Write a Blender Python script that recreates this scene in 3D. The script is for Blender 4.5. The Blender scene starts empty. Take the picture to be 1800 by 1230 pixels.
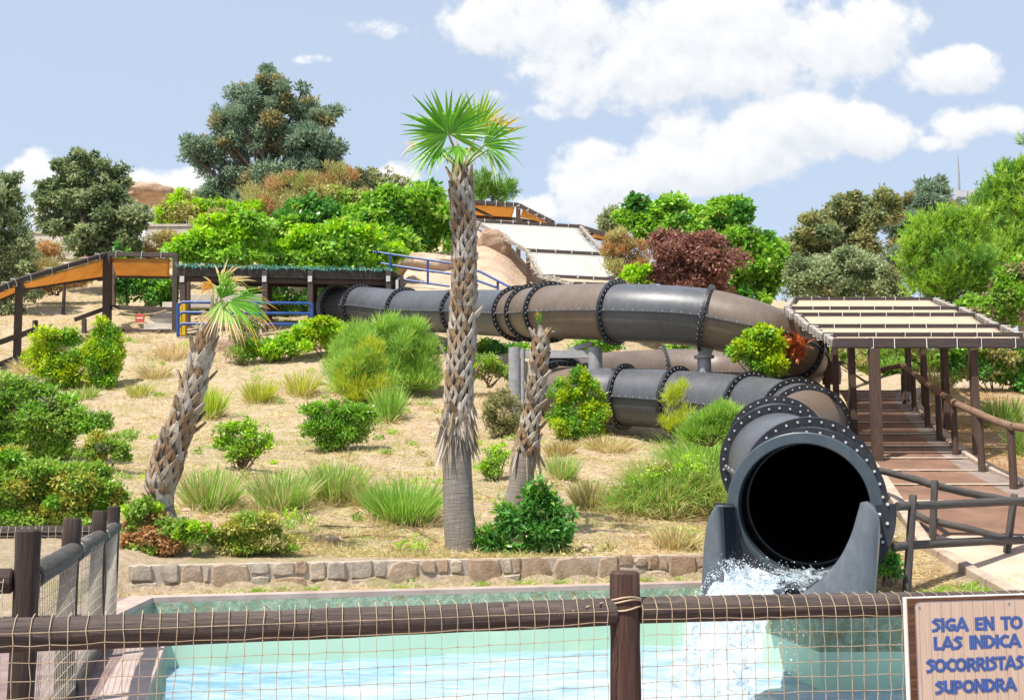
import bpy, math, random
import numpy as np
from mathutils import Vector, Matrix, noise as mnoise

random.seed(7)
RNG = np.random.default_rng(7)
R = math.radians
S = bpy.context.scene
COL = S.collection

# ------------------------------------------------------------------ camera, light, exposure
CAM = np.array((0.0, 0.0, 1.4))
PITCH = math.atan(230 / 2000)
cd = bpy.data.cameras.new('camera'); cam = bpy.data.objects.new('camera', cd); COL.objects.link(cam)
cam.location = CAM; cam.rotation_euler = (math.pi / 2 + PITCH, 0, 0)
cd.lens = 40; cd.sensor_width = 36; cd.sensor_fit = 'HORIZONTAL'; cd.clip_start = 0.1; cd.clip_end = 5000
S.camera = cam
S.view_settings.view_transform = 'Standard'; S.view_settings.look = 'None'
S.view_settings.exposure = 0.88; S.view_settings.gamma = 1.0; S.view_settings.use_curve_mapping = False
S.cycles.max_bounces = 7; S.cycles.transparent_max_bounces = 12; S.cycles.diffuse_bounces = 4

SUN_EL = R(62); SUN_AZ = math.atan2(-0.68, -0.73)          # towards the sun: left and behind the camera
to_sun = Vector((math.sin(SUN_AZ) * math.cos(SUN_EL), math.cos(SUN_AZ) * math.cos(SUN_EL), math.sin(SUN_EL)))
sl = bpy.data.lights.new('sun', 'SUN'); sl.energy = 3.75; sl.angle = R(0.53); sl.color = (1.0, 0.95, 0.86)
so = bpy.data.objects.new('sun', sl); COL.objects.link(so); so.location = (-30, -20, 60)
so.rotation_euler = (-to_sun).to_track_quat('-Z', 'Y').to_euler()


def world():
    w = bpy.data.worlds.new('World'); S.world = w; w.use_nodes = True
    nt = w.node_tree; N = nt.nodes; L = nt.links; N.clear()
    out = N.new('ShaderNodeOutputWorld'); bg = N.new('ShaderNodeBackground'); L.new(bg.outputs[0], out.inputs[0])
    sky = N.new('ShaderNodeTexSky'); sky.sky_type = 'NISHITA'; sky.sun_disc = False
    sky.sun_elevation = SUN_EL; sky.sun_rotation = SUN_AZ
    sky.air_density = 1.0; sky.dust_density = 1.2; sky.ozone_density = 1.0
    bg.inputs['Strength'].default_value = 0.13
    # soften the blue towards the milky summer sky of the place
    mix = N.new('ShaderNodeMix'); mix.data_type = 'RGBA'; mix.inputs[0].default_value = 0.8
    L.new(sky.outputs[0], mix.inputs[6]); mix.inputs[7].default_value = (2.5, 2.92, 3.6, 1)
    # cloud deck in direction space (x/|y|, z/|y|)
    tc = N.new('ShaderNodeTexCoord'); sep = N.new('ShaderNodeSeparateXYZ'); L.new(tc.outputs['Generated'], sep.inputs[0])
    def math_(op, a, b=None, c=None):
        n = N.new('ShaderNodeMath'); n.operation = op
        for i, q in enumerate((a, b, c)):
            if q is None: continue
            if isinstance(q, (int, float)): n.inputs[i].default_value = q
            else: L.new(q, n.inputs[i])
        return n.outputs[0]
    ay = math_('MAXIMUM', math_('ABSOLUTE', sep.outputs[1]), 0.05)
    u = math_('DIVIDE', sep.outputs[0], ay); v = math_('DIVIDE', sep.outputs[2], ay)
    # (x, y, half width, half height, strength) in photo pixels
    blobs = [(1110, 105, 190, 85, 1), (1290, 70, 230, 110, 1.1), (1430, 60, 220, 85, 1), (1010, 20, 230, 70, .8), (1560, 30, 120, 60, .6),
             (850, 15, 120, 50, .5), (1060, 310, 100, 75, 1.1), (1210, 285, 120, 62, 1), (1330, 250, 160, 75, 1.1), (1420, 215, 130, 75, 1.1),
             (1540, 225, 110, 48, .9), (1230, 215, 70, 50, .6), (1690, 115, 95, 52, .9), (1740, 205, 110, 36, .8), (1660, 245, 60, 16, .4),
             (30, 300, 60, 48, 1.1), (75, 360, 80, 60, 1), (290, 325, 110, 36, .8), (700, 305, 45, 30, .8), (940, 375, 75, 42, .8),
             (700, 25, 70, 18, .25), (530, 88, 25, 9, .2), (860, 160, 40, 14, .35), (905, 190, 60, 16, .3), (1040, 372, 90, 34, .7), (150, 420, 160, 40, .5)]
    def field(du, dv):
        uu = math_('ADD', u, du); vv = math_('ADD', v, dv)
        best = None
        for bx, by, hw, hh, s in blobs:
            cu, cv = (bx - 900) / 2000, (845 - by) / 2000 * 1.01
            a = math_('MULTIPLY', math_('SUBTRACT', uu, cu), 2000 / hw)
            b = math_('MULTIPLY', math_('SUBTRACT', vv, cv), 2000 / hh)
            r2 = math_('ADD', math_('MULTIPLY', a, a), math_('MULTIPLY', b, b))
            f = math_('MULTIPLY', math_('SUBTRACT', 1.0, r2), s)
            best = f if best is None else math_('SMOOTH_MAX', best, f, 0.25)
        cmb = N.new('ShaderNodeCombineXYZ'); L.new(uu, cmb.inputs[0]); L.new(vv, cmb.inputs[1])
        n1 = N.new('ShaderNodeTexNoise'); n1.inputs['Scale'].default_value = 17; n1.inputs['Detail'].default_value = 9
        n1.inputs['Roughness'].default_value = .6; L.new(cmb.outputs[0], n1.inputs['Vector'])
        return math_('ADD', math_('MAXIMUM', best, -2.2), math_('MULTIPLY', math_('SUBTRACT', n1.outputs[0], 0.5), 3.6))
    d0 = field(0, 0); d1 = field(-0.006, 0.016)
    mr = N.new('ShaderNodeMapRange'); mr.interpolation_type = 'SMOOTHSTEP'
    mr.inputs[1].default_value = -0.2; mr.inputs[2].default_value = 0.5; L.new(d0, mr.inputs[0])
    sh = N.new('ShaderNodeMapRange'); sh.inputs[1].default_value = -0.9; sh.inputs[2].default_value = 0.7
    L.new(math_('SUBTRACT', d1, d0), sh.inputs[0])
    cc = N.new('ShaderNodeMix'); cc.data_type = 'RGBA'; L.new(sh.outputs[0], cc.inputs[0])
    cc.inputs[6].default_value = (4.6, 4.57, 4.5, 1); cc.inputs[7].default_value = (3.45, 3.6, 3.85, 1)
    m2 = N.new('ShaderNodeMix'); m2.data_type = 'RGBA'
    L.new(math_('MULTIPLY', mr.outputs[0], .95), m2.inputs[0]); L.new(mix.outputs[2], m2.inputs[6]); L.new(cc.outputs[2], m2.inputs[7])
    L.new(m2.outputs[2], bg.inputs[0])
world()

# ------------------------------------------------------------------ projection helpers (photo pixel + depth -> world)
CP, SP = math.cos(PITCH), math.sin(PITCH)
def W(x, y, d):
    u = (x - 900) / 2000; v = (615 - y) / 2000
    k = d / (CP - v * SP)
    return np.array((u * k, d, CAM[2] + (SP + v * CP) * k))

# ------------------------------------------------------------------ object helpers
def tag(o, label=None, cat=None, group=None, kind=None):
    if label: o['label'] = label
    if cat: o['category'] = cat
    if group: o['group'] = group
    if kind: o['kind'] = kind
    return o
def thing(name, label, cat, loc, group=None):
    o = bpy.data.objects.new(name, None); COL.objects.link(o); o.location = [float(q) for q in loc]
    o.empty_display_size = .3
    return tag(o, label, cat, group)
def wloc(o):
    p = Vector((0, 0, 0))
    while o is not None: p = p + o.location; o = o.parent
    return np.array(p)
def link(name, me, parent=None, origin=None):
    o = bpy.data.objects.new(name, me); COL.objects.link(o)
    if parent is not None: o.parent = parent
    if origin is not None: o.location = [float(q) for q in origin]
    return o

class MB:
    def __init__(s): s.v = []; s.f = []; s.uv = []; s.mi = []
    def face(s, idx, uv, mi=0): s.f.append(tuple(idx)); s.uv.append(uv); s.mi.append(mi)
    def tube(s, path, rad, n=10, cap=True, mi=0, squash=1.0):
        P = [np.asarray(p, float) for p in path]; m = len(P)
        if not hasattr(rad, '__len__'): rad = [rad] * m
        T = []
        for i in range(m):
            t = P[min(i + 1, m - 1)] - P[max(i - 1, 0)]; T.append(t / (np.linalg.norm(t) + 1e-9))
        ref = np.array((0, 0, 1.)) if abs(T[0][2]) < .9 else np.array((1., 0, 0))
        nrm = np.cross(T[0], ref); nrm /= np.linalg.norm(nrm)
        base = len(s.v); L = 0; Ls = []
        for i in range(m):
            nrm = nrm - T[i] * np.dot(nrm, T[i]); nrm /= np.linalg.norm(nrm)
            b = np.cross(T[i], nrm)
            if i: L += np.linalg.norm(P[i] - P[i - 1])
            Ls.append(L)
            for k in range(n):
                a = 2 * math.pi * k / n
                s.v.append(P[i] + rad[i] * (math.cos(a) * nrm + squash * math.sin(a) * b))
        for i in range(m - 1):
            for k in range(n):
                k2 = (k + 1) % n; a, b = base + i * n, base + (i + 1) * n
                r = rad[i] * 6.283 / n
                s.face((a + k, a + k2, b + k2, b + k), [(Ls[i], k * r), (Ls[i], (k + 1) * r), (Ls[i + 1], (k + 1) * r), (Ls[i + 1], k * r)], mi)
        if cap:
            for i, rev in ((0, True), (m - 1, False)):
                idx = [base + i * n + k for k in range(n)]
                if rev: idx = idx[::-1]
                s.face(idx, [(math.cos(6.283 * k / n) * .02, math.sin(6.283 * k / n) * .3) for k in range(n)], mi)
    def beam(s, p0, p1, w, h, mi=0, up=(0, 0, 1)):
        p0 = np.asarray(p0, float); p1 = np.asarray(p1, float); t = p1 - p0; L = np.linalg.norm(t); t /= L
        up = np.asarray(up, float)
        if abs(np.dot(t, up)) > .95: up = np.array((0, 1., 0))
        a = np.cross(t, up); a /= np.linalg.norm(a); b = np.cross(a, t)
        base = len(s.v)
        for q in (p0, p1):
            for sa, sb in ((-1, -1), (1, -1), (1, 1), (-1, 1)): s.v.append(q + a * sa * w / 2 + b * sb * h / 2)
        u0 = random.random() * 5
        for k in range(4):
            k2 = (k + 1) % 4; e = w if k % 2 == 0 else h
            s.face((base + k, base + k2, base + 4 + k2, base + 4 + k), [(u0, k * .3), (u0, k * .3 + e), (u0 + L, k * .3 + e), (u0 + L, k * .3)], mi)
        s.face((base + 3, base + 2, base + 1, base), [(0, 0), (.01, 0), (.01, h), (0, h)], mi)
        s.face((base + 4, base + 5, base + 6, base + 7), [(0, 0), (.01, 0), (.01, h), (0, h)], mi)
    def box(s, c, sz, mi=0, rz=0):
        c = np.asarray(c, float); dx = np.array((math.cos(rz), math.sin(rz), 0)) * sz[0] / 2
        s.beam(c - dx, c + dx, sz[1], sz[2], mi)
    def poly(s, pts, mi=0):
        base = len(s.v); s.v += [np.asarray(p, float) for p in pts]
        s.face(range(base, base + len(pts)), [(p[0], p[1]) for p in pts], mi)
    def prism(s, pts, off, mi=0, mi_side=None):
        """closed solid: polygon pts and the same polygon moved by off"""
        n = len(pts); base = len(s.v); off = np.asarray(off, float)
        s.v += [np.asarray(p, float) for p in pts]; s.v += [np.asarray(p, float) + off for p in pts]
        s.face(range(base, base + n), [(p[0], p[2] if abs(off[1]) > abs(off[2]) else p[1]) for p in pts], mi)
        s.face([base + n + k for k in range(n)][::-1], [(p[0], p[1]) for p in pts][::-1], mi)
        for k in range(n):
            k2 = (k + 1) % n; e = float(np.linalg.norm(np.asarray(pts[k2]) - np.asarray(pts[k])))
            s.face((base + k2, base + k, base + n + k, base + n + k2), [(e, 0), (0, 0), (0, .1), (e, .1)], mi if mi_side is None else mi_side)
    def grid(s, pts, nu, nv, mi=0, closed_u=False):
        base = len(s.v); s.v += [np.asarray(p, float) for p in pts]
        for j in range(nv - 1):
            for i in range(nu if closed_u else nu - 1):
                i2 = (i + 1) % nu
                s.face((base + j * nu + i, base + j * nu + i2, base + (j + 1) * nu + i2, base + (j + 1) * nu + i),
                       [(i / nu, j / nv), ((i + 1) / nu, j / nv), ((i + 1) / nu, (j + 1) / nv), (i / nu, (j + 1) / nv)], mi)
    def build(s, name, mats, parent=None, origin=None, smooth=True, bevel=0, angle=40):
        me = bpy.data.meshes.new(name)
        off = wloc(parent) if parent is not None else (np.asarray(origin, float) if origin is not None else np.zeros(3))
        me.from_pydata([tuple(float(q) for q in (p - off)) for p in s.v], [], s.f)
        uvl = me.uv_layers.new(name='UVMap'); flat = [c for fu in s.uv for p in fu for c in p]
        uvl.data.foreach_set('uv', flat)
        if not isinstance(mats, (list, tuple)): mats = [mats]
        for m in mats: me.materials.append(m)
        me.polygons.foreach_set('material_index', s.mi)
        me.polygons.foreach_set('use_smooth', [bool(smooth)] * len(s.f)); me.update()
        if smooth: me.set_sharp_from_angle(angle=R(angle))
        o = link(name, me, parent, origin if parent is None else None)
        if bevel:
            b = o.modifiers.new('bevel', 'BEVEL'); b.width = bevel; b.segments = 2; b.limit_method = 'ANGLE'
        return o

def mesh_np(name, V, F, mat, rnd=None, parent=None, origin=None, smooth=False):
    """quads (n,4) from numpy"""
    off = wloc(parent) if parent is not None else (np.asarray(origin, float) if origin is not None else np.zeros(3))
    me = bpy.data.meshes.new(name); V = (V - off).astype(np.float32)
    me.vertices.add(len(V)); me.vertices.foreach_set('co', V.ravel())
    k = F.shape[1]; nf = len(F)
    me.loops.add(nf * k); me.loops.foreach_set('vertex_index', F.astype(np.int32).ravel())
    me.polygons.add(nf); me.polygons.foreach_set('loop_start', np.arange(0, nf * k, k, dtype=np.int32))
    me.polygons.foreach_set('use_smooth', np.full(nf, smooth))
    me.update(calc_edges=True); me.validate()
    if rnd is not None:
        a = me.attributes.new('rnd', 'FLOAT', 'FACE'); a.data.foreach_set('value', rnd.astype(np.float32))
    for m in (mat if isinstance(mat, (list, tuple)) else [mat]): me.materials.append(m)
    return link(name, me, parent, origin if parent is None else None)

# ------------------------------------------------------------------ materials
def newmat(name):
    m = bpy.data.materials.new(name); m.use_nodes = True; nt = m.node_tree
    return m, nt, nt.nodes['Principled BSDF']
def rgba(c): return (c[0], c[1], c[2], 1)
def ramp(nt, stops):
    r = nt.nodes.new('ShaderNodeValToRGB'); e = r.color_ramp.elements
    e[0].position = stops[0][0]; e[0].color = rgba(stops[0][1]); e[1].position = stops[-1][0]; e[1].color = rgba(stops[-1][1])
    for p, c in stops[1:-1]:
        q = e.new(p); q.color = rgba(c)
    return r
def noise_node(nt, scale, detail=6, rough=.6, vec=None, dist=0):
    n = nt.nodes.new('ShaderNodeTexNoise'); n.inputs['Scale'].default_value = scale; n.inputs['Detail'].default_value = detail
    n.inputs['Roughness'].default_value = rough; n.inputs['Distortion'].default_value = dist
    if vec is not None: nt.links.new(vec, n.inputs['Vector'])
    return n
def coords(nt, kind='Object', scale=None):
    t = nt.nodes.new('ShaderNodeTexCoord'); o = t.outputs[kind]
    if scale:
        m = nt.nodes.new('ShaderNodeMapping'); m.inputs['Scale'].default_value = scale; nt.links.new(o, m.inputs[0]); o = m.outputs[0]
    return o
def bump(nt, b, h, strength, dist=.02):
    n = nt.nodes.new('ShaderNodeBump'); n.inputs['Strength'].default_value = strength; n.inputs['Distance'].default_value = dist
    nt.links.new(h, n.inputs['Height']); nt.links.new(n.outputs[0], b.inputs['Normal'])
def mat_noise(name, stops, scale=3, rough=.8, bmp=.3, bscale=None, kind='Object', vscale=None, metal=0, spec=.5, dist=.02, detail=8, distort=0):
    m, nt, b = newmat(name); vec = coords(nt, kind, vscale)
    n = noise_node(nt, scale, detail, .62, vec, distort); r = ramp(nt, stops); nt.links.new(n.outputs[0], r.inputs[0])
    nt.links.new(r.outputs[0], b.inputs['Base Color'])
    b.inputs['Roughness'].default_value = rough; b.inputs['Metallic'].default_value = metal
    b.inputs['Specular IOR Level'].default_value = spec
    if bmp:
        n2 = noise_node(nt, bscale or scale * 6, 6, .65, vec); bump(nt, b, n2.outputs[0], bmp, dist)
    return m
LEAF = 1.58
def mat_leaf(name, cols, trans=.3, rough=.45, spec=.35, patch=None):
    m, nt, b = newmat(name); N = nt.nodes; L = nt.links
    at = N.new('ShaderNodeAttribute'); at.attribute_name = 'rnd'
    n = noise_node(nt, .9, 3, .6, coords(nt))
    mx = N.new('ShaderNodeMath'); mx.operation = 'MULTIPLY_ADD'; mx.inputs[1].default_value = .75
    sb = N.new('ShaderNodeMath'); sb.operation = 'MULTIPLY_ADD'; sb.inputs[1].default_value = .9; sb.inputs[2].default_value = -.33
    L.new(n.outputs[0], sb.inputs[0]); L.new(at.outputs['Fac'], mx.inputs[0]); L.new(sb.outputs[0], mx.inputs[2])
    cols = [tuple(min(.72, q * LEAF) for q in c) for c in cols]; k = len(cols) - 1
    r = ramp(nt, [(i / k, c) for i, c in enumerate(cols)]); L.new(mx.outputs[0], r.inputs[0])
    if not name.startswith('palm'):            # a few withered leaves
        gt = N.new('ShaderNodeMath'); gt.operation = 'GREATER_THAN'; gt.inputs[1].default_value = .965; L.new(at.outputs['Fac'], gt.inputs[0])
        dm = N.new('ShaderNodeMix'); dm.data_type = 'RGBA'; dm.inputs[7].default_value = (.36, .25, .11, 1); L.new(gt.outputs[0], dm.inputs[0]); L.new(r.outputs[0], dm.inputs[6]); rout = dm.outputs[2]
    else: rout = r.outputs[0]
    L.new(rout, b.inputs['Base Color']); b.inputs['Roughness'].default_value = rough; b.inputs['Specular IOR Level'].default_value = spec
    tr = N.new('ShaderNodeBsdfTranslucent'); ms = N.new('ShaderNodeMixShader'); ms.inputs[0].default_value = trans
    hs = N.new('ShaderNodeHueSaturation'); hs.inputs['Value'].default_value = 1.5; hs.inputs['Saturation'].default_value = 1.1; hs.inputs['Hue'].default_value = .49
    L.new(r.outputs[0], hs.inputs['Color']); L.new(hs.outputs[0], tr.inputs[0])
    L.new(b.outputs[0], ms.inputs[1]); L.new(tr.outputs[0], ms.inputs[2])
    L.new(ms.outputs[0], N['Material Output'].inputs[0])
    return m
def mat_wood(name, dark, mid, light, rough=.75, crack=True):
    m, nt, b = newmat(name); vec = coords(nt, 'UV', (1.2, 26, 1))
    n = noise_node(nt, 2.2, 9, .68, vec, .6); r = ramp(nt, [(.25, dark), (.5, mid), (.78, light)])
    nt.links.new(n.outputs[0], r.inputs[0]); nt.links.new(r.outputs[0], b.inputs['Base Color'])
    b.inputs['Roughness'].default_value = rough; b.inputs['Specular IOR Level'].default_value = .35
    n2 = noise_node(nt, 3.2, 8, .7, vec, .4); bump(nt, b, n2.outputs[0], .7, .012)
    return m

M = {}
M['log'] = mat_wood('dark_log', (.018, .011, .009), (.05, .033, .026), (.11, .078, .06))
M['log_grey'] = mat_wood('weathered_log', (.03, .027, .026), (.075, .066, .06), (.16, .14, .125))
M['post'] = mat_wood('brown_post', (.035, .018, .012), (.085, .05, .036), (.16, .105, .08))
M['beam'] = mat_wood('dark_beam', (.03, .02, .017), (.065, .047, .042), (.13, .1, .088))
M['rail_log'] = mat_wood('peeled_log', (.11, .06, .035), (.22, .13, .085), (.36, .24, .17))
M['bark'] = mat_noise('bark', [(.3, (.05, .035, .025)), (.7, (.16, .12, .09))], 6, .9, .6)
M['stem'] = mat_noise('stem', [(.3, (.08, .045, .025)), (.7, (.2, .13, .08))], 8, .9, .3)
M['rope'] = mat_noise('lashing', [(.3, (.6, .56, .5)), (.7, (.85, .82, .76))], 30, .8, .2)
M['net'] = mat_noise('net_string', [(.3, (.36, .26, .16)), (.7, (.60, .46, .31))], 20, .8, .2)
M['net_pale'] = mat_noise('net_string_pale', [(.3, (.42, .37, .29)), (.7, (.64, .58, .47))], 20, .8, .2)

# ------------------------------------------------------------------ terrain
def vnoise(x, y, seed=0):
    xi = np.floor(x).astype(np.int64); yi = np.floor(y).astype(np.int64); fx = x - xi; fy = y - yi
    def h(a, b):
        q = (a * 374761393 + b * 668265263 + seed * 974711) & 0x7fffffff
        q = ((q ^ (q >> 13)) * 1274126177) & 0x7fffffff
        return ((q ^ (q >> 16)) & 0xffff) / 65535.0
    sx = fx * fx * (3 - 2 * fx); sy = fy * fy * (3 - 2 * fy)
    return (h(xi, yi) * (1 - sx) + h(xi + 1, yi) * sx) * (1 - sy) + (h(xi, yi + 1) * (1 - sx) + h(xi + 1, yi + 1) * sx) * sy
def fbm(x, y, o=4, seed=0):
    t = 0; a = .5
    for k in range(o): t = t + a * (vnoise(x * 2 ** k, y * 2 ** k, seed + k) - .5); a *= .5
    return t
def sstep(a, b, x): t = np.clip((x - a) / (b - a), 0, 1); return t * t * (3 - 2 * t)

PL = ([0, 15.5, 15.64, 16.5, 20, 24, 28, 32, 36, 40, 44, 50, 60, 75, 100, 300], [0, .02, .33, .38, 1.0, 1.7, 2.45, 3.4, 4.8, 6.3, 7.5, 9.3, 12.5, 16, 17, 18])
PM = ([0, 15.5, 15.64, 16.5, 20, 24, 28, 34, 40, 50, 60, 75, 100, 300], [0, .02, .33, .38, .95, 1.6, 2.3, 3.2, 5, 8.0, 11, 13, 15, 16])
PR = ([0, 11.8, 13, 14, 15.2, 16.5, 18, 20, 24, 28, 32, 40, 60, 100, 300], [-.02, -.02, .12, .40, .75, 1.1, 1.38, 1.72, 2.5, 3.35, 4.1, 5.4, 8.2, 12, 14])
POOL = [(-4.28, 13.8), (2.6, 15.8), (3.04, 14.3), (3.3, 12.5), (10.5, 12.75), (11.5, 9.3), (-1.85, 5.9), (-2.29, 7.27), (-3.05, 10.3), (-4.05, 11.5)]
def poly_sd(X, Y, P):
    X = np.asarray(X, float); Y = np.asarray(Y, float); d = np.full(X.shape, 1e9); ins = np.zeros(X.shape, bool)
    n = len(P)
    for i in range(n):
        ax, ay = P[i]; bx, by = P[(i + 1) % n]; ex, ey = bx - ax, by - ay
        t = np.clip(((X - ax) * ex + (Y - ay) * ey) / (ex * ex + ey * ey), 0, 1)
        d = np.minimum(d, np.hypot(X - ax - t * ex, Y - ay - t * ey))
        c = ((ay > Y) != (by > Y)) & (X < (bx - ax) * (Y - ay) / (by - ay + 1e-12) + ax)
        ins ^= c
    return np.where(ins, -d, d)
def H(X, Y, detail=True):
    X = np.asarray(X, float); Y = np.asarray(Y, float)
    fade = 1 - sstep(17, 27, Y); yy = Y - .294 * np.clip(X, -12, 6) * fade - .06
    t = X / np.maximum(Y, 3)
    zl = np.interp(yy, *PL); zm = np.interp(yy, *PM); zr = np.interp(Y, *PR)
    # bank without a wall to the left of the pool
    zb = np.interp(yy, [0, 12, 14, 17, 20, 24, 28, 32, 36, 40], [0, .0, .12, .55, 1.0, 1.7, 2.45, 3.4, 4.8, 6.3])
    wl = sstep(-5.0, -4.6, X) + (yy > 20); zl = np.where(yy < 20, zb * (1 - np.clip(wl, 0, 1)) + zl * np.clip(wl, 0, 1), zl)
    a = sstep(.02, .17, t) ; z = zl * (1 - a) + zm * a
    a = sstep(.275, .345, t); z = z * (1 - a) + zr * a
    if detail:
        amp = np.clip((yy - 15.7) / 6, 0, 1) * np.where(t > .3, .4, 1)
        z = z + amp * (fbm(X * .35, Y * .35, 4, 3) * .5 + fbm(X * 1.7, Y * 1.7, 3, 9) * .16)
    return z
_ys = np.arange(11.5, 120, .04)
def hit(px, py):
    u = (px - 900) / 2000; v = (615 - py) / 2000; k = _ys / (CP - v * SP)
    X = u * k; Z = CAM[2] + (SP + v * CP) * k; b = Z <= H(X, _ys)
    i = int(np.argmax(b)) if b.any() else len(_ys) - 1
    return np.array((X[i], _ys[i], float(H(X[i], _ys[i]))))
def onground(px, d):
    X = (px - 900) / 2000 * d; return np.array((X, d, float(H(X, d))))

def terrain():
    Yr = np.concatenate([np.arange(2, 26, .16), np.geomspace(26, 400, 150)]); T = np.linspace(-1.15, 1.15, 330)
    T = np.sign(T) * np.abs(T / 1.15) ** 1.35 * 1.15
    YY, TT = np.meshgrid(Yr, T, indexing='ij'); XX = TT * np.maximum(YY, 12)
    ZZ = H(XX, YY); sd = poly_sd(XX, YY, POOL)
    ZZ = np.where(sd < .16, -1.9, ZZ); yy = YY - .294 * np.clip(XX, -12, 6) - .06
    ZZ = np.where((yy < 15.5) & (sd >= .16) & (TT < .27), np.where(XX < -5, ZZ - .05, np.where(sd < .36, -.05, .004)), ZZ)
    ZZ = np.where((YY < 11.6) & (sd >= .16) & (XX > -3.9), -.05, ZZ)
    V = np.stack([XX, YY, ZZ], -1).reshape(-1, 3); a, b = YY.shape
    i, j = np.meshgrid(np.arange(a - 1), np.arange(b - 1), indexing='ij'); q = (i * b + j).ravel()
    F = np.stack([q, q + 1, q + b + 1, q + b], -1)
    m, nt, bs = newmat('dry_grass_ground'); L = nt.links; N = nt.nodes; vec = coords(nt)
    n1 = noise_node(nt, .45, 6, .6, vec); n2 = noise_node(nt, 9, 8, .7, vec, .5); n3 = noise_node(nt, 1.3, 5, .6, vec)
    r2 = ramp(nt, [(.3, (.25, .175, .11)), (.5, (.50, .385, .265)), (.7, (.68, .56, .42))]); L.new(n2.outputs[0], r2.inputs[0])
    r1 = ramp(nt, [(.42, (.58, .43, .30)), (.6, (.46, .37, .24))]); L.new(n1.outputs[0], r1.inputs[0])
    mx = N.new('ShaderNodeMix'); mx.data_type = 'RGBA'; mx.inputs[0].default_value = .3; L.new(r2.outputs[0], mx.inputs[6]); L.new(r1.outputs[0], mx.inputs[7])
    r3 = ramp(nt, [(.48, (0, 0, 0)), (.66, (.6, .6, .6))]); L.new(n3.outputs[0], r3.inputs[0])
    mg = N.new('ShaderNodeMix'); mg.data_type = 'RGBA'; L.new(r3.outputs[0], mg.inputs[0]); L.new(mx.outputs[2], mg.inputs[6]); mg.inputs[7].default_value = (.33, .31, .12, 1)
    L.new(mg.outputs[2], bs.inputs['Base Color']); bs.inputs['Roughness'].default_value = .95; bs.inputs['Specular IOR Level'].default_value = .1
    n4 = noise_node(nt, 22, 6, .75, vec, 1); bump(nt, bs, n4.outputs[0], 1, .05)
    o = mesh_np('ground', V, F, m, smooth=True); tag(o, kind='structure')
terrain()

# ------------------------------------------------------------------ pool, deck, path
def ring_sheet(name, P, w, z, mat, th=.06, skip=()):
    """coping: strip of width w outside the closed outline P, top at z"""
    n = len(P); C = np.array(P); out = []
    area = sum(P[i][0] * P[(i + 1) % n][1] - P[(i + 1) % n][0] * P[i][1] for i in range(n))
    sgn = 1 if area > 0 else -1
    for i in range(n):
        e0 = C[i] - C[i - 1]; e1 = C[(i + 1) % n] - C[i]
        n0 = sgn * np.array((e0[1], -e0[0])) / np.linalg.norm(e0); n1 = sgn * np.array((e1[1], -e1[0])) / np.linalg.norm(e1)
        b = n0 + n1; b /= np.dot(b, n0) if abs(np.dot(b, n0)) > .3 else 1
        out.append(C[i] + b * w)
    mb = MB()
    for i in range(n):
        if i in skip: continue
        j = (i + 1) % n
        q = [(C[i][0], C[i][1], z), (C[j][0], C[j][1], z), (out[j][0], out[j][1], z), (out[i][0], out[i][1], z)]
        mb.prism(q, (0, 0, -th))
    return mb.build(name, mat, smooth=False)
deck_m = mat_noise('pink_stone', [(.3, (.18, .118, .11)), (.55, (.27, .185, .175)), (.75, (.36, .265, .255))], 2.2, .8, .25, 40)
cop_m = mat_noise('coping_stone', [(.3, (.33, .24, .21)), (.7, (.50, .40, .35))], 3, .8, .3, 30)
tag(ring_sheet('pool_coping', POOL, .3, .022, cop_m), kind='structure')
mb = MB()
# walkway between the left fence and the pool, and the terrace under the camera
mb.poly([(-3.05, 10.3, .012), (-4.05, 11.5, .012), (-4.28, 13.8, .012), (-4.9, 14.0, .012), (-4.6, 11.6, .012), (-3.9, 10.9, .012), (-9, 9.4, .012), (-9, -8, .012), (14, -8, .012), (14, 9.98, .012), (-1.85, 5.9, .012), (-2.29, 7.27, .012)])
o = mb.build('pool_deck', deck_m, smooth=False); tag(o, kind='structure')

m, nt, bs = newmat('pool_wall'); N = nt.nodes; L = nt.links; vec = coords(nt)
sepz = N.new('ShaderNodeSeparateXYZ'); L.new(vec, sepz.inputs[0])
nn = noise_node(nt, 5.5, 10, .75, vec, .35); rr = ramp(nt, [(.3, (.15, .17, .09)), (.41, (.40, .36, .21)), (.48, (.25, .40, .28)), (.56, (.5, .6, .43)), (.64, (.36, .25, .14)), (.74, (.46, .58, .44))]); L.new(nn.outputs[0], rr.inputs[0])
nm = noise_node(nt, 1.5, 4, .5, vec); rm = ramp(nt, [(.3, (.43, .64, .49)), (.7, (.53, .72, .54))]); L.new(nm.outputs[0], rm.inputs[0])
gt = N.new('ShaderNodeMath'); gt.operation = 'GREATER_THAN'; gt.inputs[1].default_value = -.42; L.new(sepz.outputs[2], gt.inputs[0])
mx = N.new('ShaderNodeMix'); mx.data_type = 'RGBA'; L.new(gt.outputs[0], mx.inputs[0]); L.new(rm.outputs[0], mx.inputs[6]); L.new(rr.outputs[0], mx.inputs[7]); L.new(mx.outputs[2], bs.inputs['Base Color'])
bs.inputs['Roughness'].default_value = .6
mm = N.new('ShaderNodeMath'); mm.operation = 'MULTIPLY'; L.new(nn.outputs[0], mm.inputs[0]); L.new(gt.outputs[0], mm.inputs[1]); bump(nt, bs, mm.outputs[0], 1.0, .09)
poolwall_m = m
mb = MB(); n = len(POOL)
for i in range(n):
    a = POOL[i]; b = POOL[(i + 1) % n]
    mb.poly([(a[0], a[1], -.039), (b[0], b[1], -.039), (b[0], b[1], -1.8), (a[0], a[1], -1.8)])
mb.poly([(p[0], p[1], -1.8) for p in POOL])
tag(mb.build('pool_basin', poolwall_m, smooth=False), kind='structure')

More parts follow.
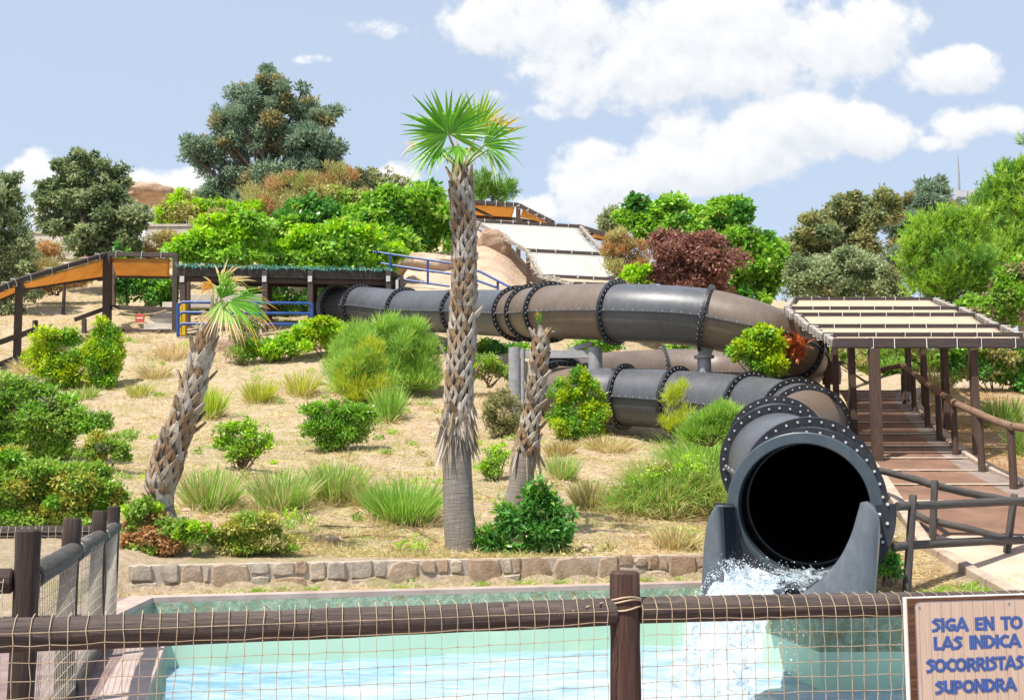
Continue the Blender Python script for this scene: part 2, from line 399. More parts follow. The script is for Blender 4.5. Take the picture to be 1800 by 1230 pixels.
def pool_water():
    xs = np.arange(-5, 12, .07); ys = np.arange(5.4, 16.4, .07); XX, YY = np.meshgrid(xs, ys, indexing='ij')
    r = np.hypot(XX - 2.3, YY - 10.6)
    A = .02 + .09 * np.exp(-(r / 1.6) ** 2) + .035 * np.exp(-(r / 4) ** 2)
    ZZ = -.8 + A * (fbm(XX * 1.6, YY * 2.2, 4, 21) * 2.4 + np.sin(XX * 3 + YY * 5 + 3 * fbm(XX, YY, 3, 5)) * .35)
    V = np.stack([XX, YY, ZZ], -1).reshape(-1, 3); a, b = XX.shape
    i, j = np.meshgrid(np.arange(a - 1), np.arange(b - 1), indexing='ij'); q = (i * b + j).ravel()
    F = np.stack([q, q + b, q + b + 1, q + 1], -1)
    cx = (XX[:-1, :-1] + .035).ravel(); cy = (YY[:-1, :-1] + .035).ravel(); F = F[poly_sd(cx, cy, POOL) < .06]
    m, nt, bs = newmat('pool_water'); N = nt.nodes; L = nt.links; vec = coords(nt)
    mp = N.new('ShaderNodeMapping'); mp.inputs['Scale'].default_value = (.55, 1.5, 1); L.new(vec, mp.inputs[0])
    n1 = noise_node(nt, 1.7, 10, .72, mp.outputs[0], 1.0)
    # churned foam is denser round the fall
    vd = N.new('ShaderNodeVectorMath'); vd.operation = 'DISTANCE'; vd.inputs[1].default_value = (2.0, 10.8, -.8); L.new(vec, vd.inputs[0])
    fr = N.new('ShaderNodeMapRange'); fr.inputs[1].default_value = 0; fr.inputs[2].default_value = 6.5; fr.inputs[3].default_value = .22; fr.inputs[4].default_value = -.01; L.new(vd.outputs['Value'], fr.inputs[0])
    ad = N.new('ShaderNodeMath'); ad.operation = 'ADD'; L.new(n1.outputs[0], ad.inputs[0]); L.new(fr.outputs[0], ad.inputs[1])
    rp = ramp(nt, [(.34, (.035, .18, .36)), (.44, (.16, .34, .50)), (.55, (.31, .45, .56)), (.68, (.48, .56, .61)), (.82, (.60, .645, .67))]); L.new(ad.outputs[0], rp.inputs[0])
    L.new(rp.outputs[0], bs.inputs['Base Color']); bs.inputs['Roughness'].default_value = .12; bs.inputs['IOR'].default_value = 1.33
    n2 = noise_node(nt, 5, 7, .65, mp.outputs[0], .6); bump(nt, bs, n2.outputs[0], .55, .06)
    tag(mesh_np('pool_water', V, F, m, smooth=True), kind='structure')
pool_water()

PATH_L = [(30.5, 8.75), (28, 8.2), (24.5, 7.35), (21.5, 6.6), (18.9, 6.1), (16.5, 5.6), (14.6, 5.3), (12.75, 5.7)]
PATH_R = [(30.5, 10.9), (28, 9.75), (24.5, 8.95), (21.5, 8.25), (18.9, 7.85), (16.5, 7.75), (14.6, 8.6), (12.75, 10.4)]
def path():
    ys = np.arange(12.8, 30.4, .3); rows = []
    stepy = [30, 28, 26.2, 24.5, 23, 21.5, 20.2, 18.9, 17.6, 16.4]
    ly = [p[0] for p in PATH_L][::-1]; lx = [p[1] for p in PATH_L][::-1]; rx = [p[1] for p in PATH_R][::-1]
    brick = mat_noise('brown_paving', [(.3, (.13, .068, .042)), (.55, (.21, .112, .07)), (.75, (.28, .16, .108))], 1.6, .85, .3, 25)
    beige = mat_noise('beige_paving', [(.3, (.46, .31, .23)), (.7, (.62, .46, .35))], 2.5, .85, .3, 25)
    edge = mat_noise('grey_edging', [(.3, (.16, .12, .10)), (.7, (.3, .24, .2))], 3, .85, .3, 25)
    stone = mat_noise('pale_stone', [(.3, (.5, .4, .3)), (.7, (.74, .64, .52))], 5, .85, .4, 30)
    mb = MB(); nu = 14
    def z(y): return float(np.interp(y, *PR)) + .035
    for k in range(len(ys) - 1):
        y0, y1 = ys[k], ys[k + 1]
        for i in range(nu):
            a, b = i / nu, (i + 1) / nu
            q = []
            for yy_, f in ((y0, a), (y0, b), (y1, b), (y1, a)):
                x0 = np.interp(yy_, ly, lx); x1 = np.interp(yy_, ly, rx); q.append((x0 + (x1 - x0) * f, yy_, z(yy_)))
            mi = 1 if y0 < 14.7 else (2 if i >= nu - 3 else 0)
            mb.poly(q, mi)
    o = mb.build('path', [brick, beige, edge], smooth=False); tag(o, kind='structure')
    # risers of pale stone, one strip across the path each
    mb = MB()
    for y in stepy:
        x0 = np.interp(y, ly, lx); x1 = np.interp(y, ly, rx); x = x0
        while x < x1 - .05:
            w = min(random.uniform(.25, .5), x1 - x)
            mb.box((x + w / 2, y + random.uniform(-.02, .02), z(y) + .008), (w - .02, random.uniform(.13, .18), .024)); x += w
    tag(mb.build('path_step_stones', stone, smooth=False, bevel=.01), kind='structure')
    mb = MB()
    for lst, s in ((rx, 1), (lx, -1)):
        y = 12.9
        while y < 30:
            l = random.uniform(.35, .6); x0 = np.interp(y, ly, lst) + s * .09; x1 = np.interp(y + l, ly, lst) + s * .09
            if not (s < 0 and y > 20):
                mb.beam((x0, y, z(y) + .0), (x1, y + l - .02, z(y + l)), .17, .12)
            y += l
    tag(mb.build('path_kerb', mat_noise('kerb_stone', [(.3, (.3, .22, .17)), (.7, (.55, .43, .33))], 4, .9, .4, 30), smooth=False, bevel=.015), kind='structure')
path()

# ------------------------------------------------------------------ low stone wall
def stone_wall():
    base = np.array((-4.72, 15.62 + .294 * -4.72, 0)); end = np.array((2.75, 15.62 + .294 * 2.75, 0))
    mats = [mat_noise('wall_stone_%s' % k, [(.3, tuple(c * .6 for c in col)), (.6, col), (.8, tuple(min(1, c * 1.25) for c in col))], 7, .9, .6, 24, dist=.03)
            for k, col in (('tan', (.47, .345, .24)), ('grey', (.43, .36, .28)), ('rust', (.42, .285, .19)), ('pale', (.53, .42, .31)))]
    mortar = mat_noise('mortar', [(.3, (.33, .27, .21)), (.7, (.55, .47, .39))], 9, .95, .6, 40)
    root = thing('stone_wall', 'low wall of tan rubble stones holding back the dry garden bank', 'wall', base)
    d = (end - base); L = np.linalg.norm(d); d /= L; nrm = np.array((d[1], -d[0], 0))       # nrm faces the pool
    mb = MB(); mb.beam(base + (0, 0, .145) - nrm * .12, end + (0, 0, .145) - nrm * .12, .24, .42)
    mb.build('mortar_core', mortar, root, smooth=False)
    rng = random.Random(3); mb = MB()
    def stone(u0, u1, z0, z1):
        k = 8; cx, cz = (u0 + u1) / 2, (z0 + z1) / 2; hw, hh = (u1 - u0) / 2, (z1 - z0) / 2; o = []; i_ = []; ph = rng.random() * 6
        for bx, bz in ((-1, -1), (0, -1), (1, -1), (1, 0), (1, 1), (0, 1), (-1, 1), (-1, 0)):
            cut = rng.uniform(.78, 1.0) if bx and bz else 1; jx, jz = rng.uniform(-.012, .012), rng.uniform(-.012, .012)
            o.append((cx + hw * bx * cut + jx, cz + hh * bz * cut + jz)); i_.append((cx + (hw - .016) * bx * cut * .97 + jx, cz + (hh - .016) * bz * cut * .97 + jz))
        mi = rng.choice((0, 0, 1, 2, 2, 3)); pr = rng.uniform(.015, .04)
        P = lambda u, z, off: base + d * u + nrm * off + np.array((0, 0, z))
        b = len(mb.v); mb.v += [P(u, z, -.01) for u, z in o] + [P(u, z, pr * .7) for u, z in o] + [P(u, z, pr + rng.uniform(-.006, .012)) for u, z in i_]
        for q in range(k):
            q2 = (q + 1) % k
            for lv in (0, k):
                mb.face((b + lv + q, b + lv + q2, b + lv + k + q2, b + lv + k + q), [(0, 0)] * 4, mi)
        mb.face([b + 2 * k + q for q in range(k)], [(0, 0)] * k, mi)
    u = .02
    while u < L - .1:
        w = rng.uniform(.26, .66); w = min(w, L - u)
        if rng.random() < .45: stone(u, u + w - .02, -.04, .37)
        else:
            h = rng.uniform(.12, .22); stone(u, u + w - .02, -.04, h); v = u
            while v < u + w - .08:
                ww = min(rng.uniform(.16, .36), u + w - v); stone(v, v + ww - .02, h + .015, .37 + rng.uniform(-.015, .01)); v += ww
        u += w
    mb.build('stones', mats, root, smooth=True, angle=22)
stone_wall()

# ------------------------------------------------------------------ water slide
def mat_tube(name, c, rough, dust):
    m, nt, b = newmat(name); vec = coords(nt); n = noise_node(nt, 1.2, 8, .65, vec); r = ramp(nt, [(.3, tuple(q * .75 for q in c)), (.7, tuple(q * 1.2 for q in c))])
    nt.links.new(n.outputs[0], r.inputs[0])
    mp = nt.nodes.new('ShaderNodeMapping'); mp.inputs['Scale'].default_value = (1, 1, .28); nt.links.new(vec, mp.inputs[0]); n3 = noise_node(nt, 9, 10, .75, mp.outputs[0], .6); r3 = ramp(nt, [(.46, (0, 0, 0)), (.78, (.55, .55, .55))]); nt.links.new(n3.outputs[0], r3.inputs[0])
    mx = nt.nodes.new('ShaderNodeMix'); mx.data_type = 'RGBA'; nt.links.new(r3.outputs[0], mx.inputs[0]); nt.links.new(r.outputs[0], mx.inputs[6]); mx.inputs[7].default_value = rgba(dust)
    nt.links.new(mx.outputs[2], b.inputs['Base Color']); b.inputs['Roughness'].default_value = rough; b.inputs['Specular IOR Level'].default_value = .5
    n2 = noise_node(nt, 5, 4, .5, vec); bump(nt, b, n2.outputs[0], .12, .03)
    return m
M['tube_grey'] = mat_tube('grey_fibreglass', (.08, .084, .098), .42, (.17, .165, .16))
M['tube_brown'] = mat_tube('brown_grey_fibreglass', (.148, .108, .083), .45, (.25, .195, .155))
M['tube_flange'] = mat_tube('dark_flange', (.022, .024, .032), .42, (.08, .075, .07))
M['tube_teal'] = mat_tube('blue_grey_rim', (.05, .068, .082), .36, (.12, .12, .12))
M['tube_in'] = mat_tube('tube_inside_shade', (.02, .022, .028), .3, (.04, .04, .04))  # tube inside coloured near black, the shade within put into the colour
M['chute'] = mat_tube('weathered_chute', (.105, .117, .135), .36, (.24, .24, .235))
M['bolt'] = mat_noise('bolt_steel', [(.3, (.4, .39, .37)), (.7, (.66, .64, .6))], 20, .4, 0)
M['steel'] = mat_noise('galvanised_steel', [(.3, (.2, .2, .21)), (.7, (.34, .34, .35))], 5, .5, .1)

# centre line: (px, py, depth, flange?, brown section after?)
TP = [(598, 541, 44.5, 1, 0), (635, 538, 43.2, 1, 0), (712, 546, 41, 1, 0), (812, 548, 38, 1, 0), (910, 551, 34.4, 1, 1), (935, 550, 33.1, 1, 1), (968, 548.5, 31.4, 1, 1),
      (1083, 549, 29.2, 1, 0), (1242, 560, 28.2, 1, 1), (1335, 585, 28.0, 0, 1), (1392, 614, 29.0, 1, 1), (1404, 640, 30.7, 0, 1), (1370, 652, 33.4, 1, 1), (1280, 655, 35.2, 0, 1), (1165, 655, 35.6, 1, 1),
      (1050, 663, 34.8, 0, 1), (985, 676, 32.8, 1, 1), (985, 690, 31, 1, 1), (1030, 695, 29.9, 1, 0), (1098, 697, 29.3, 1, 0), (1190, 703, 28.3, 1, 0), (1318, 716, 26.8, 1, 0), (1402, 732, 24.9, 1, 0), (1421, 749, 23.2, 1, 1),
      (1366, 783, 19.8, 1, 0), (1371, 815, 16.5, 1, 0), (1424, 850, 14.7, 1, 0), (1422, 884, 13.05, 1, 0), (1414, 891, 11.95, 0, 0)]
CPTS = [W(x, y, d) for x, y, d, f, b in TP]
def catmull(P, t):
    n = len(P); i = min(int(t), n - 2); f = t - i
    p1, p2 = P[i], P[i + 1]; p0 = P[i - 1] if i > 0 else 2 * p1 - p2; p3 = P[i + 2] if i + 2 < n else 2 * p2 - p1
    # centripetal knots
    a = lambda p, q: max(np.linalg.norm(q - p) ** .5, 1e-4)
    t0 = 0; t1 = a(p0, p1); t2 = t1 + a(p1, p2); t3 = t2 + a(p2, p3); tt = t1 + (t2 - t1) * f
    A1 = (t1 - tt) / (t1 - t0) * p0 + (tt - t0) / (t1 - t0) * p1; A2 = (t2 - tt) / (t2 - t1) * p1 + (tt - t1) / (t2 - t1) * p2; A3 = (t3 - tt) / (t3 - t2) * p2 + (tt - t2) / (t3 - t2) * p3
    B1 = (t2 - tt) / (t2 - t0) * A1 + (tt - t0) / (t2 - t0) * A2; B2 = (t3 - tt) / (t3 - t1) * A2 + (tt - t1) / (t3 - t1) * A3
    return (t2 - tt) / (t2 - t1) * B1 + (tt - t1) / (t2 - t1) * B2
def tframe(t):
    e = .01; p = catmull(CPTS, t); q0 = catmull(CPTS, max(t - e, 0)); q1 = catmull(CPTS, min(t + e, len(CPTS) - 1.0001))
    T = q1 - q0; T /= np.linalg.norm(T); s = np.cross(T, (0, 0, 1)); s /= np.linalg.norm(s); u = np.cross(s, T)
    return p, T, s, u
RO, RI, RF = .74, .69, .86
def annulus(mb, p, T, s, u, r0, r1, half, n=56, mi=0):
    prof = [(r0, -half), (r1, -half), (r1, half), (r0, half)]
    b = len(mb.v)
    for k in range(n):
        a = 6.283185 * k / n
        for r, w in prof: mb.v.append(p + T * w + r * (math.cos(a) * s + math.sin(a) * u))
    for k in range(n):
        k2 = (k + 1) % n
        for q in range(4):
            q2 = (q + 1) % 4
            mb.face((b + k * 4 + q, b + k2 * 4 + q, b + k2 * 4 + q2, b + k * 4 + q2), [(0, 0)] * 4, mi)
def bolts(mb, p, T, s, u, rad, half, cnt, r=.018, mi=1, both=True):
    for k in range(cnt):
        a = 6.283185 * (k + .5) / cnt; c = p + rad * (math.cos(a) * s + math.sin(a) * u)
        for sg in ((-1, 1) if both else (1,)):
            mb.tube([c + T * sg * (half - .004), c + T * sg * (half + .016)], [r, r * .75], 6, True, mi)
def slide():
    root = thing('water_slide', 'dark grey bolted tube water slide winding downhill to an open mouth over the pool', 'water slide', (3.0, 12.0, 0))
    fl = [i for i, t in enumerate(TP) if t[3]] + [len(TP) - 1]
    for a, b in zip(fl[:-1], fl[1:]):
        ns = max(8, int((b - a) * 12)); n = 44; pts = []; inner = []; fins = []
        for j in range(ns + 1):
            t = a + (b - a) * j / ns; t = min(t, len(TP) - 1.001); p, T, s, u = tframe(t)
            for k in range(n):
                an = 6.283185 * k / n; v = math.cos(an) * s + math.sin(an) * u
                pts.append(p + RO * v); inner.append(p + RI * v)
            fins.append((p, s, u))
        mb = MB(); mb.grid(pts, n, ns + 1, 0, True)
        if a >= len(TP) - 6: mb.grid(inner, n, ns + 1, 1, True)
        for sg in (-1, 1):
            bs = len(mb.v)
            for p, s, u in fins:
                for off, hh in ((RO - .01, -.02), (RO + .06, -.016), (RO + .06, .016), (RO - .01, .02)): mb.v.append(p + s * sg * off + u * (hh - .03))
            for j in range(ns):
                for q in range(3):
                    mb.face((bs + j * 4 + q, bs + j * 4 + q + 1, bs + j * 4 + 5 + q, bs + j * 4 + 4 + q), [(0, 0)] * 4, 3)
            L = sum(np.linalg.norm(fins[j + 1][0] - fins[j][0]) for j in range(ns)); cnt = max(3, int(L / .22))
            for k in range(cnt):
                t = a + (b - a) * (k + .5) / cnt; p, T, s, u = tframe(min(t, len(TP) - 1.001)); c = p + s * sg * (RO + .038) - u * .03
                mb.tube([c + u * .014, c + u * .034], [.014, .011], 6, True, 2)
        body = M['tube_brown'] if TP[a][4] else M['tube_grey']
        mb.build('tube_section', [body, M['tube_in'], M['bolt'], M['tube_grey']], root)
    for i in fl[:-1]:
        p, T, s, u = tframe(i); mb = MB()
        annulus(mb, p - T * .022, T, s, u, RI + .01, RF, .02); annulus(mb, p + T * .022, T, s, u, RI + .01, RF, .02)
        bolts(mb, p, T, s, u, (RO + RF) / 2 + .005, .042, 34)
        mb.build('flange', [M['tube_flange'], M['bolt']], root, angle=50)
    # ---- entrance end plate on the platform
    p, T, s, u = tframe(0); mb = MB(); annulus(mb, p - T * .12, T, s, u, RI, RF + .12, .05); mb.build('entrance_plate', M['steel'], root)
    # ---- mouth rim and open chute
    p, T, s, u = tframe(len(TP) - 1.001)
    mb = MB(); annulus(mb, p + T * .06, T, s, u, .655, .775, .16, 72); mb.build('mouth_rim', M['tube_teal'], root, bevel=.012)
    pi_, Ti, si, ui = tframe(len(TP) - 2); mb = MB(); annulus(mb, pi_, Ti, si, ui, .672, .70, .012, 72); mb.build('inner_seam', M['chute'], root)
    C = np.array((2.64, 10.95, 0)); F = np.array((-.40, -.914, 0)); F /= np.linalg.norm(F); A = np.array((-F[1], F[0], 0)); A = A if A[0] > 0 else -A
    P2 = lambda a, z, f=0: C + A * a + F * f + np.array((0, 0, z))
    outer = [(-.71, 1.165), (-.765, 1.145), (-.805, 1.06), (-.845, .75), (-.875, .34), (-.88, .16), (-.5, .1), (.4, .12), (.72, .16), (.745, .36), (.79, .75), (.825, 1.08), (.80, 1.17), (.74, 1.205), (.70, 1.21)]
    inner = [(-.665, 1.15), (-.655, .9), (-.655, .68), (-.64, .45), (-.55, .29), (-.35, .22), (-.12, .25), (.08, .33), (.3, .5), (.46, .69), (.565, .9), (.655, 1.2)]
    def resamp(pl, n):
        q = np.array(pl); l = np.r_[0, np.cumsum(np.hypot(*np.diff(q, axis=0).T))]; t = np.linspace(0, l[-1], n)
        return np.stack([np.interp(t, l, q[:, 0]), np.interp(t, l, q[:, 1])], -1)
    def smooth(q, it=3):
        for _ in range(it): q[1:-1] = .5 * q[1:-1] + .25 * (q[:-2] + q[2:])
        return q
    n = 48; ou = smooth(resamp(outer, n)); iu = smooth(resamp(inner, n)); ou = smooth(ou, 1)
    mb = MB(); pts = []
    # rounded front lip: inner edge -> front -> outer edge
    for f, w in ((-.14, 0.0), (-.03, 0.0), (.0, .12), (.02, .35), (.02, .7), (.0, .9), (-.04, 1.0), (-.2, 1.0)):
        for k in range(n): q = iu[k] * (1 - w) + ou[k] * w; pts.append(P2(q[0], q[1], f))
    mb.grid(pts, n, 8, 0)
    for k in (0, n - 1):       # tops of the two cheeks
        b = [P2(*iu[k], -.14), P2(*iu[k], -.03), P2(*(iu[k] * .3 + ou[k] * .7), .02), P2(*ou[k], -.04), P2(*ou[k], -.2)]; mb.poly(b if k else b[::-1])
    mb.build('chute_lip', M['chute'], root, angle=60)
    mb = MB(); mo = MB(); rows = 12; ip = []; op = []
    for j in range(rows + 1):
        w = j / rows; ws = w * w * (3 - 2 * w)
        for k in range(n):
            an = math.pi + math.pi * k / (n - 1); an = math.pi * 1.0 + (math.pi) * (k / (n - 1))
            r = .66 * (math.cos(an) * A + math.sin(an) * np.array((0, 0, 1.))) + p + T * .1; r2 = (.77 / .66) * (r - p - T * .1) + p + T * .1
            ip.append(r * (1 - w) + P2(*iu[k], -.14) * w); op.append(r2 * (1 - w) + P2(*ou[k], -.2) * w)
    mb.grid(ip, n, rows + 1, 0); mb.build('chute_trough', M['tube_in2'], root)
    mo.grid(op, n, rows + 1, 0)
    for w in (.0, 1):                                  # top rims of the cheeks
        k = 0 if w == 0 else n - 1
        mo.grid([x for j in range(rows + 1) for x in (ip[j * n + k], op[j * n + k])], 2, rows + 1, 1)
    for j, k in ((3, n - 3), (3, n - 6), (3, n - 9), (3, n - 12), (3, n - 15), (8, n - 3), (8, n - 6), (8, n - 9), (8, n - 12)):
        c = op[j * n + k]; mo.tube([c - A * .01, c + A * .02], [.02, .016], 6, True, 2)
    mo.build('chute_shell', [M['tube_flange'], M['chute'], M['bolt']], root)
    # flange between the chute and the last section, cut to the lower half
    mb = MB()
    ang = np.linspace(math.pi * .98, math.pi * 2.02, 30); b = len(mb.v)
    for a in ang:
        for r, f in ((.7, -.03), (.9, -.03), (.9, .03), (.7, .03)): mb.v.append(p + T * .42 + T * f + r * (math.cos(a) * A + math.sin(a) * np.array((0, 0, 1))))
    for k in range(29):
        for q in range(4):
            q2 = (q + 1) % 4; mb.face((b + k * 4 + q, b + k * 4 + 4 + q, b + k * 4 + 4 + q2, b + k * 4 + q2), [(0, 0)] * 4)
    for a in ang[1::2]:
        c = p + T * .42 + .82 * (math.cos(a) * A + math.sin(a) * np.array((0, 0, 1))); mb.tube([c + T * .025, c + T * .048], [.018, .014], 6, True, 1)
    mb.build('chute_flange', [M['tube_flange'], M['bolt']], root, smooth=False)
    # ---- supports
    mb = MB()
    for px, d in ((906, 30.6), (1046, 29.6)):
        top = W(px, 611, d); g = onground(px, d); mb.tube([(top[0], d, g[2] - .2), top], [.19, .19], 18)
    a, b = W(906, 616, 30.6), W(1046, 616, 29.6); mb.beam(a + (0, 0, -.1), b + (0, 0, -.1), .16, .2)
    a = W(919, 612, 30.4); g = onground(919, 30.4); mb.tube([(a[0], 30.4, g[2] - .2), a], .06, 10)
    mb.beam(W(960, 600, 31.2), W(962, 616, 30.3), .2, .14); mb.beam(W(1040, 604, 29.8), W(1000, 616, 30), .14, .12)
    mb.build('support_frame', M['steel'], root)
    mb = MB(); c = CPTS[8]; g = onground(1236, 28.2)
    mb.tube([(c[0] - .08, 28.2, g[2] - .2), (c[0] - .08, 28.2, c[2] - .98)], .17, 18); mb.tube([(c[0] - .08, 28.2, c[2] - 1.0), (c[0] - .08, 28.2, c[2] - .93)], .25, 18)
    mb.beam((c[0] - .08, 28.2, c[2] - .95), (c[0], 28.2, c[2] - .72), .24, .3); mb.build('support_post', M['steel'], root)
    for i in (3, 20, 22, 25):
        c = CPTS[i]; mb = MB(); g = float(H(c[0], c[1]))
        mb.tube([(c[0], c[1] + .1, g - .3), (c[0], c[1] + .1, c[2] - .72)], .13, 14); mb.build('support_post', M['steel'], root)
    return p, T, C, F, A
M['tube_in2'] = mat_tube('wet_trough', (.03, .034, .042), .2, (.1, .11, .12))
MOUTH = slide()

def splash():
    p, T, C, F, A = MOUTH; rng = np.random.default_rng(5)
    m, nt, bs = newmat('white_water'); N = nt.nodes; L = nt.links; vec = coords(nt)
    n1 = noise_node(nt, 9, 8, .7, vec, .4); r = ramp(nt, [(.35, (.27, .37, .45)), (.62, (.58, .63, .66))]); L.new(n1.outputs[0], r.inputs[0]); L.new(r.outputs[0], bs.inputs['Base Color'])
    bs.inputs['Roughness'].default_value = .3; n2 = noise_node(nt, 26, 5, .7, vec); bump(nt, bs, n2.outputs[0], .8, .03)
    tr = N.new('ShaderNodeBsdfTransparent'); ms = N.new('ShaderNodeMixShader'); n3 = noise_node(nt, 13, 9, .75, vec, .5)
    rr = ramp(nt, [(.46, (.0, 0, 0)), (.62, (1, 1, 1))]); at = N.new('ShaderNodeAttribute'); at.attribute_name = 'rnd'; av = N.new('ShaderNodeMath'); av.operation = 'MULTIPLY_ADD'; av.inputs[1].default_value = .22; L.new(at.outputs['Fac'], av.inputs[0]); L.new(n3.outputs[0], av.inputs[2]); L.new(av.outputs[0], rr.inputs[0]); L.new(rr.outputs[0], ms.inputs[0]); L.new(tr.outputs[0], ms.inputs[1]); L.new(bs.outputs[0], ms.inputs[2]); L.new(ms.outputs[0], N['Material Output'].inputs[0])
    nu, nv = 46, 80; V = []
    for layer in range(2):
        for j in range(nv):
            w = j / (nv - 1)
            for i in range(nu):
                f = -1.0 + w * 2.15; a = -.64 + (i / (nu - 1)) * ((.5 + .05 * layer) if f > 0 else (.5 + .05 * layer) + .55 * min(1, -f * 1.6))
                f = -1.0 + w * 2.15; drop = max(0, f - .02)
                z = .37 + .05 * max(0, -f) + .05 * layer - .62 * drop ** 2 * 1.15 - .1 * drop
                if f < 0: z = max(z, .2 + .32 * (abs(a + .1) / .66) ** 2.2 + .12 + max(0, -f) * .1)
                z = max(z, -.84); a2 = a * (1 + .45 * drop)
                h = mnoise.fractal(Vector((a * 4, f * 4, layer * 9)), .8, 2, 5); b_ = mnoise.fractal(Vector((a * 9 + 5, f * 6, layer * 3)), .8, 2, 4)
                V.append(C + A * (a2 + .05 * b_) + F * f + np.array((0, 0, z + .07 * h + .02 * layer)))
    F_ = []
    for layer in range(2):
        o = layer * nu * nv
        for j in range(nv - 1):
            for i in range(nu - 1): q = o + j * nu + i; F_.append((q, q + 1, q + nu + 1, q + nu))
    V = np.array(V); cen = V[np.array(F_)].mean(1); fa = ((cen - C) @ F); aa = ((cen - C) @ A); dens = np.clip(.62 - 1.1 * (aa + .3), -.4, 1) * np.clip(1.1 + fa * .9, .25, 1.1); o = mesh_np('falling_water', V, np.array(F_), m, dens, smooth=True); tag(o, 'white foaming water pouring over the lip of the slide chute', 'water', kind='stuff')
    # drops thrown up by the flow
    n = 2400; a = -.62 + .8 * rng.random(n) ** 2.2; f = rng.uniform(-1.0, 1.0, n); up = np.abs(rng.normal(0, .055, n))
    dr = np.maximum(0, f); z = .42 + .12 * np.abs(a / .6) ** 2 - .7 * dr ** 2 + up; z = np.where(f < 0, np.maximum(z, .36 + .36 * np.abs((a + .1) / .6) ** 2), z)
    P = C + A[None] * (a * (1 + .4 * dr))[:, None] + F[None] * f[:, None]; P[:, 2] = np.maximum(z, -.75)
    s = rng.uniform(.0015, .006, n) * np.where(rng.random(n) < .1, 1.7, 1)
    oct_ = np.array([(1, 0, 0), (0, 1, 0), (-1, 0, 0), (0, -1, 0), (0, 0, 1), (0, 0, -1)], float)
    Vd = (P[:, None] + oct_[None] * s[:, None, None]).reshape(-1, 3)
    tri = np.array([(0, 1, 4), (1, 2, 4), (2, 3, 4), (3, 0, 4), (1, 0, 5), (2, 1, 5), (3, 2, 5), (0, 3, 5)])
    Fd = (np.arange(n)[:, None, None] * 6 + tri[None]).reshape(-1, 3)
    dm, dnt, db = newmat('water_drop'); db.inputs['Base Color'].default_value = (.85, .9, .93, 1); db.inputs['Roughness'].default_value = .15
    tag(mesh_np('water_drops', Vd, Fd, dm, smooth=True), 'spray of white water drops above the chute', 'spray', kind='stuff')
splash()

# ------------------------------------------------------------------ nets and pole fences
def pole(mb, p0, p1, r0, r1=None, n=14, bend=.01, seed=0, mi=0, m=9):
    p0 = np.asarray(p0, float); p1 = np.asarray(p1, float); r1 = r1 or r0; rng = random.Random(seed + int(p0[0] * 977))
    off = np.array([rng.uniform(-1, 1) for _ in range(3)]) * bend; pts = []; rad = []
    for k in range(m + 1):
        t = k / m; pts.append(p0 + (p1 - p0) * t + off * math.sin(t * math.pi) + np.array([rng.uniform(-1, 1) for _ in range(3)]) * bend * .15)
        rad.append((r0 + (r1 - r0) * t) * rng.uniform(.965, 1.035))
    # slightly worn ends
    d = (p1 - p0) / np.linalg.norm(p1 - p0); e = min(r0, r1) * .16
    pts = [pts[0]] + [pts[0] + d * e] + pts[1:-1] + [pts[-1] - d * e] + [pts[-1]]; rad = [rad[0] * .86] + [rad[0]] + rad[1:-1] + [rad[-1]] + [rad[-1] * .86]
    mb.tube(pts, rad, n, True, mi)
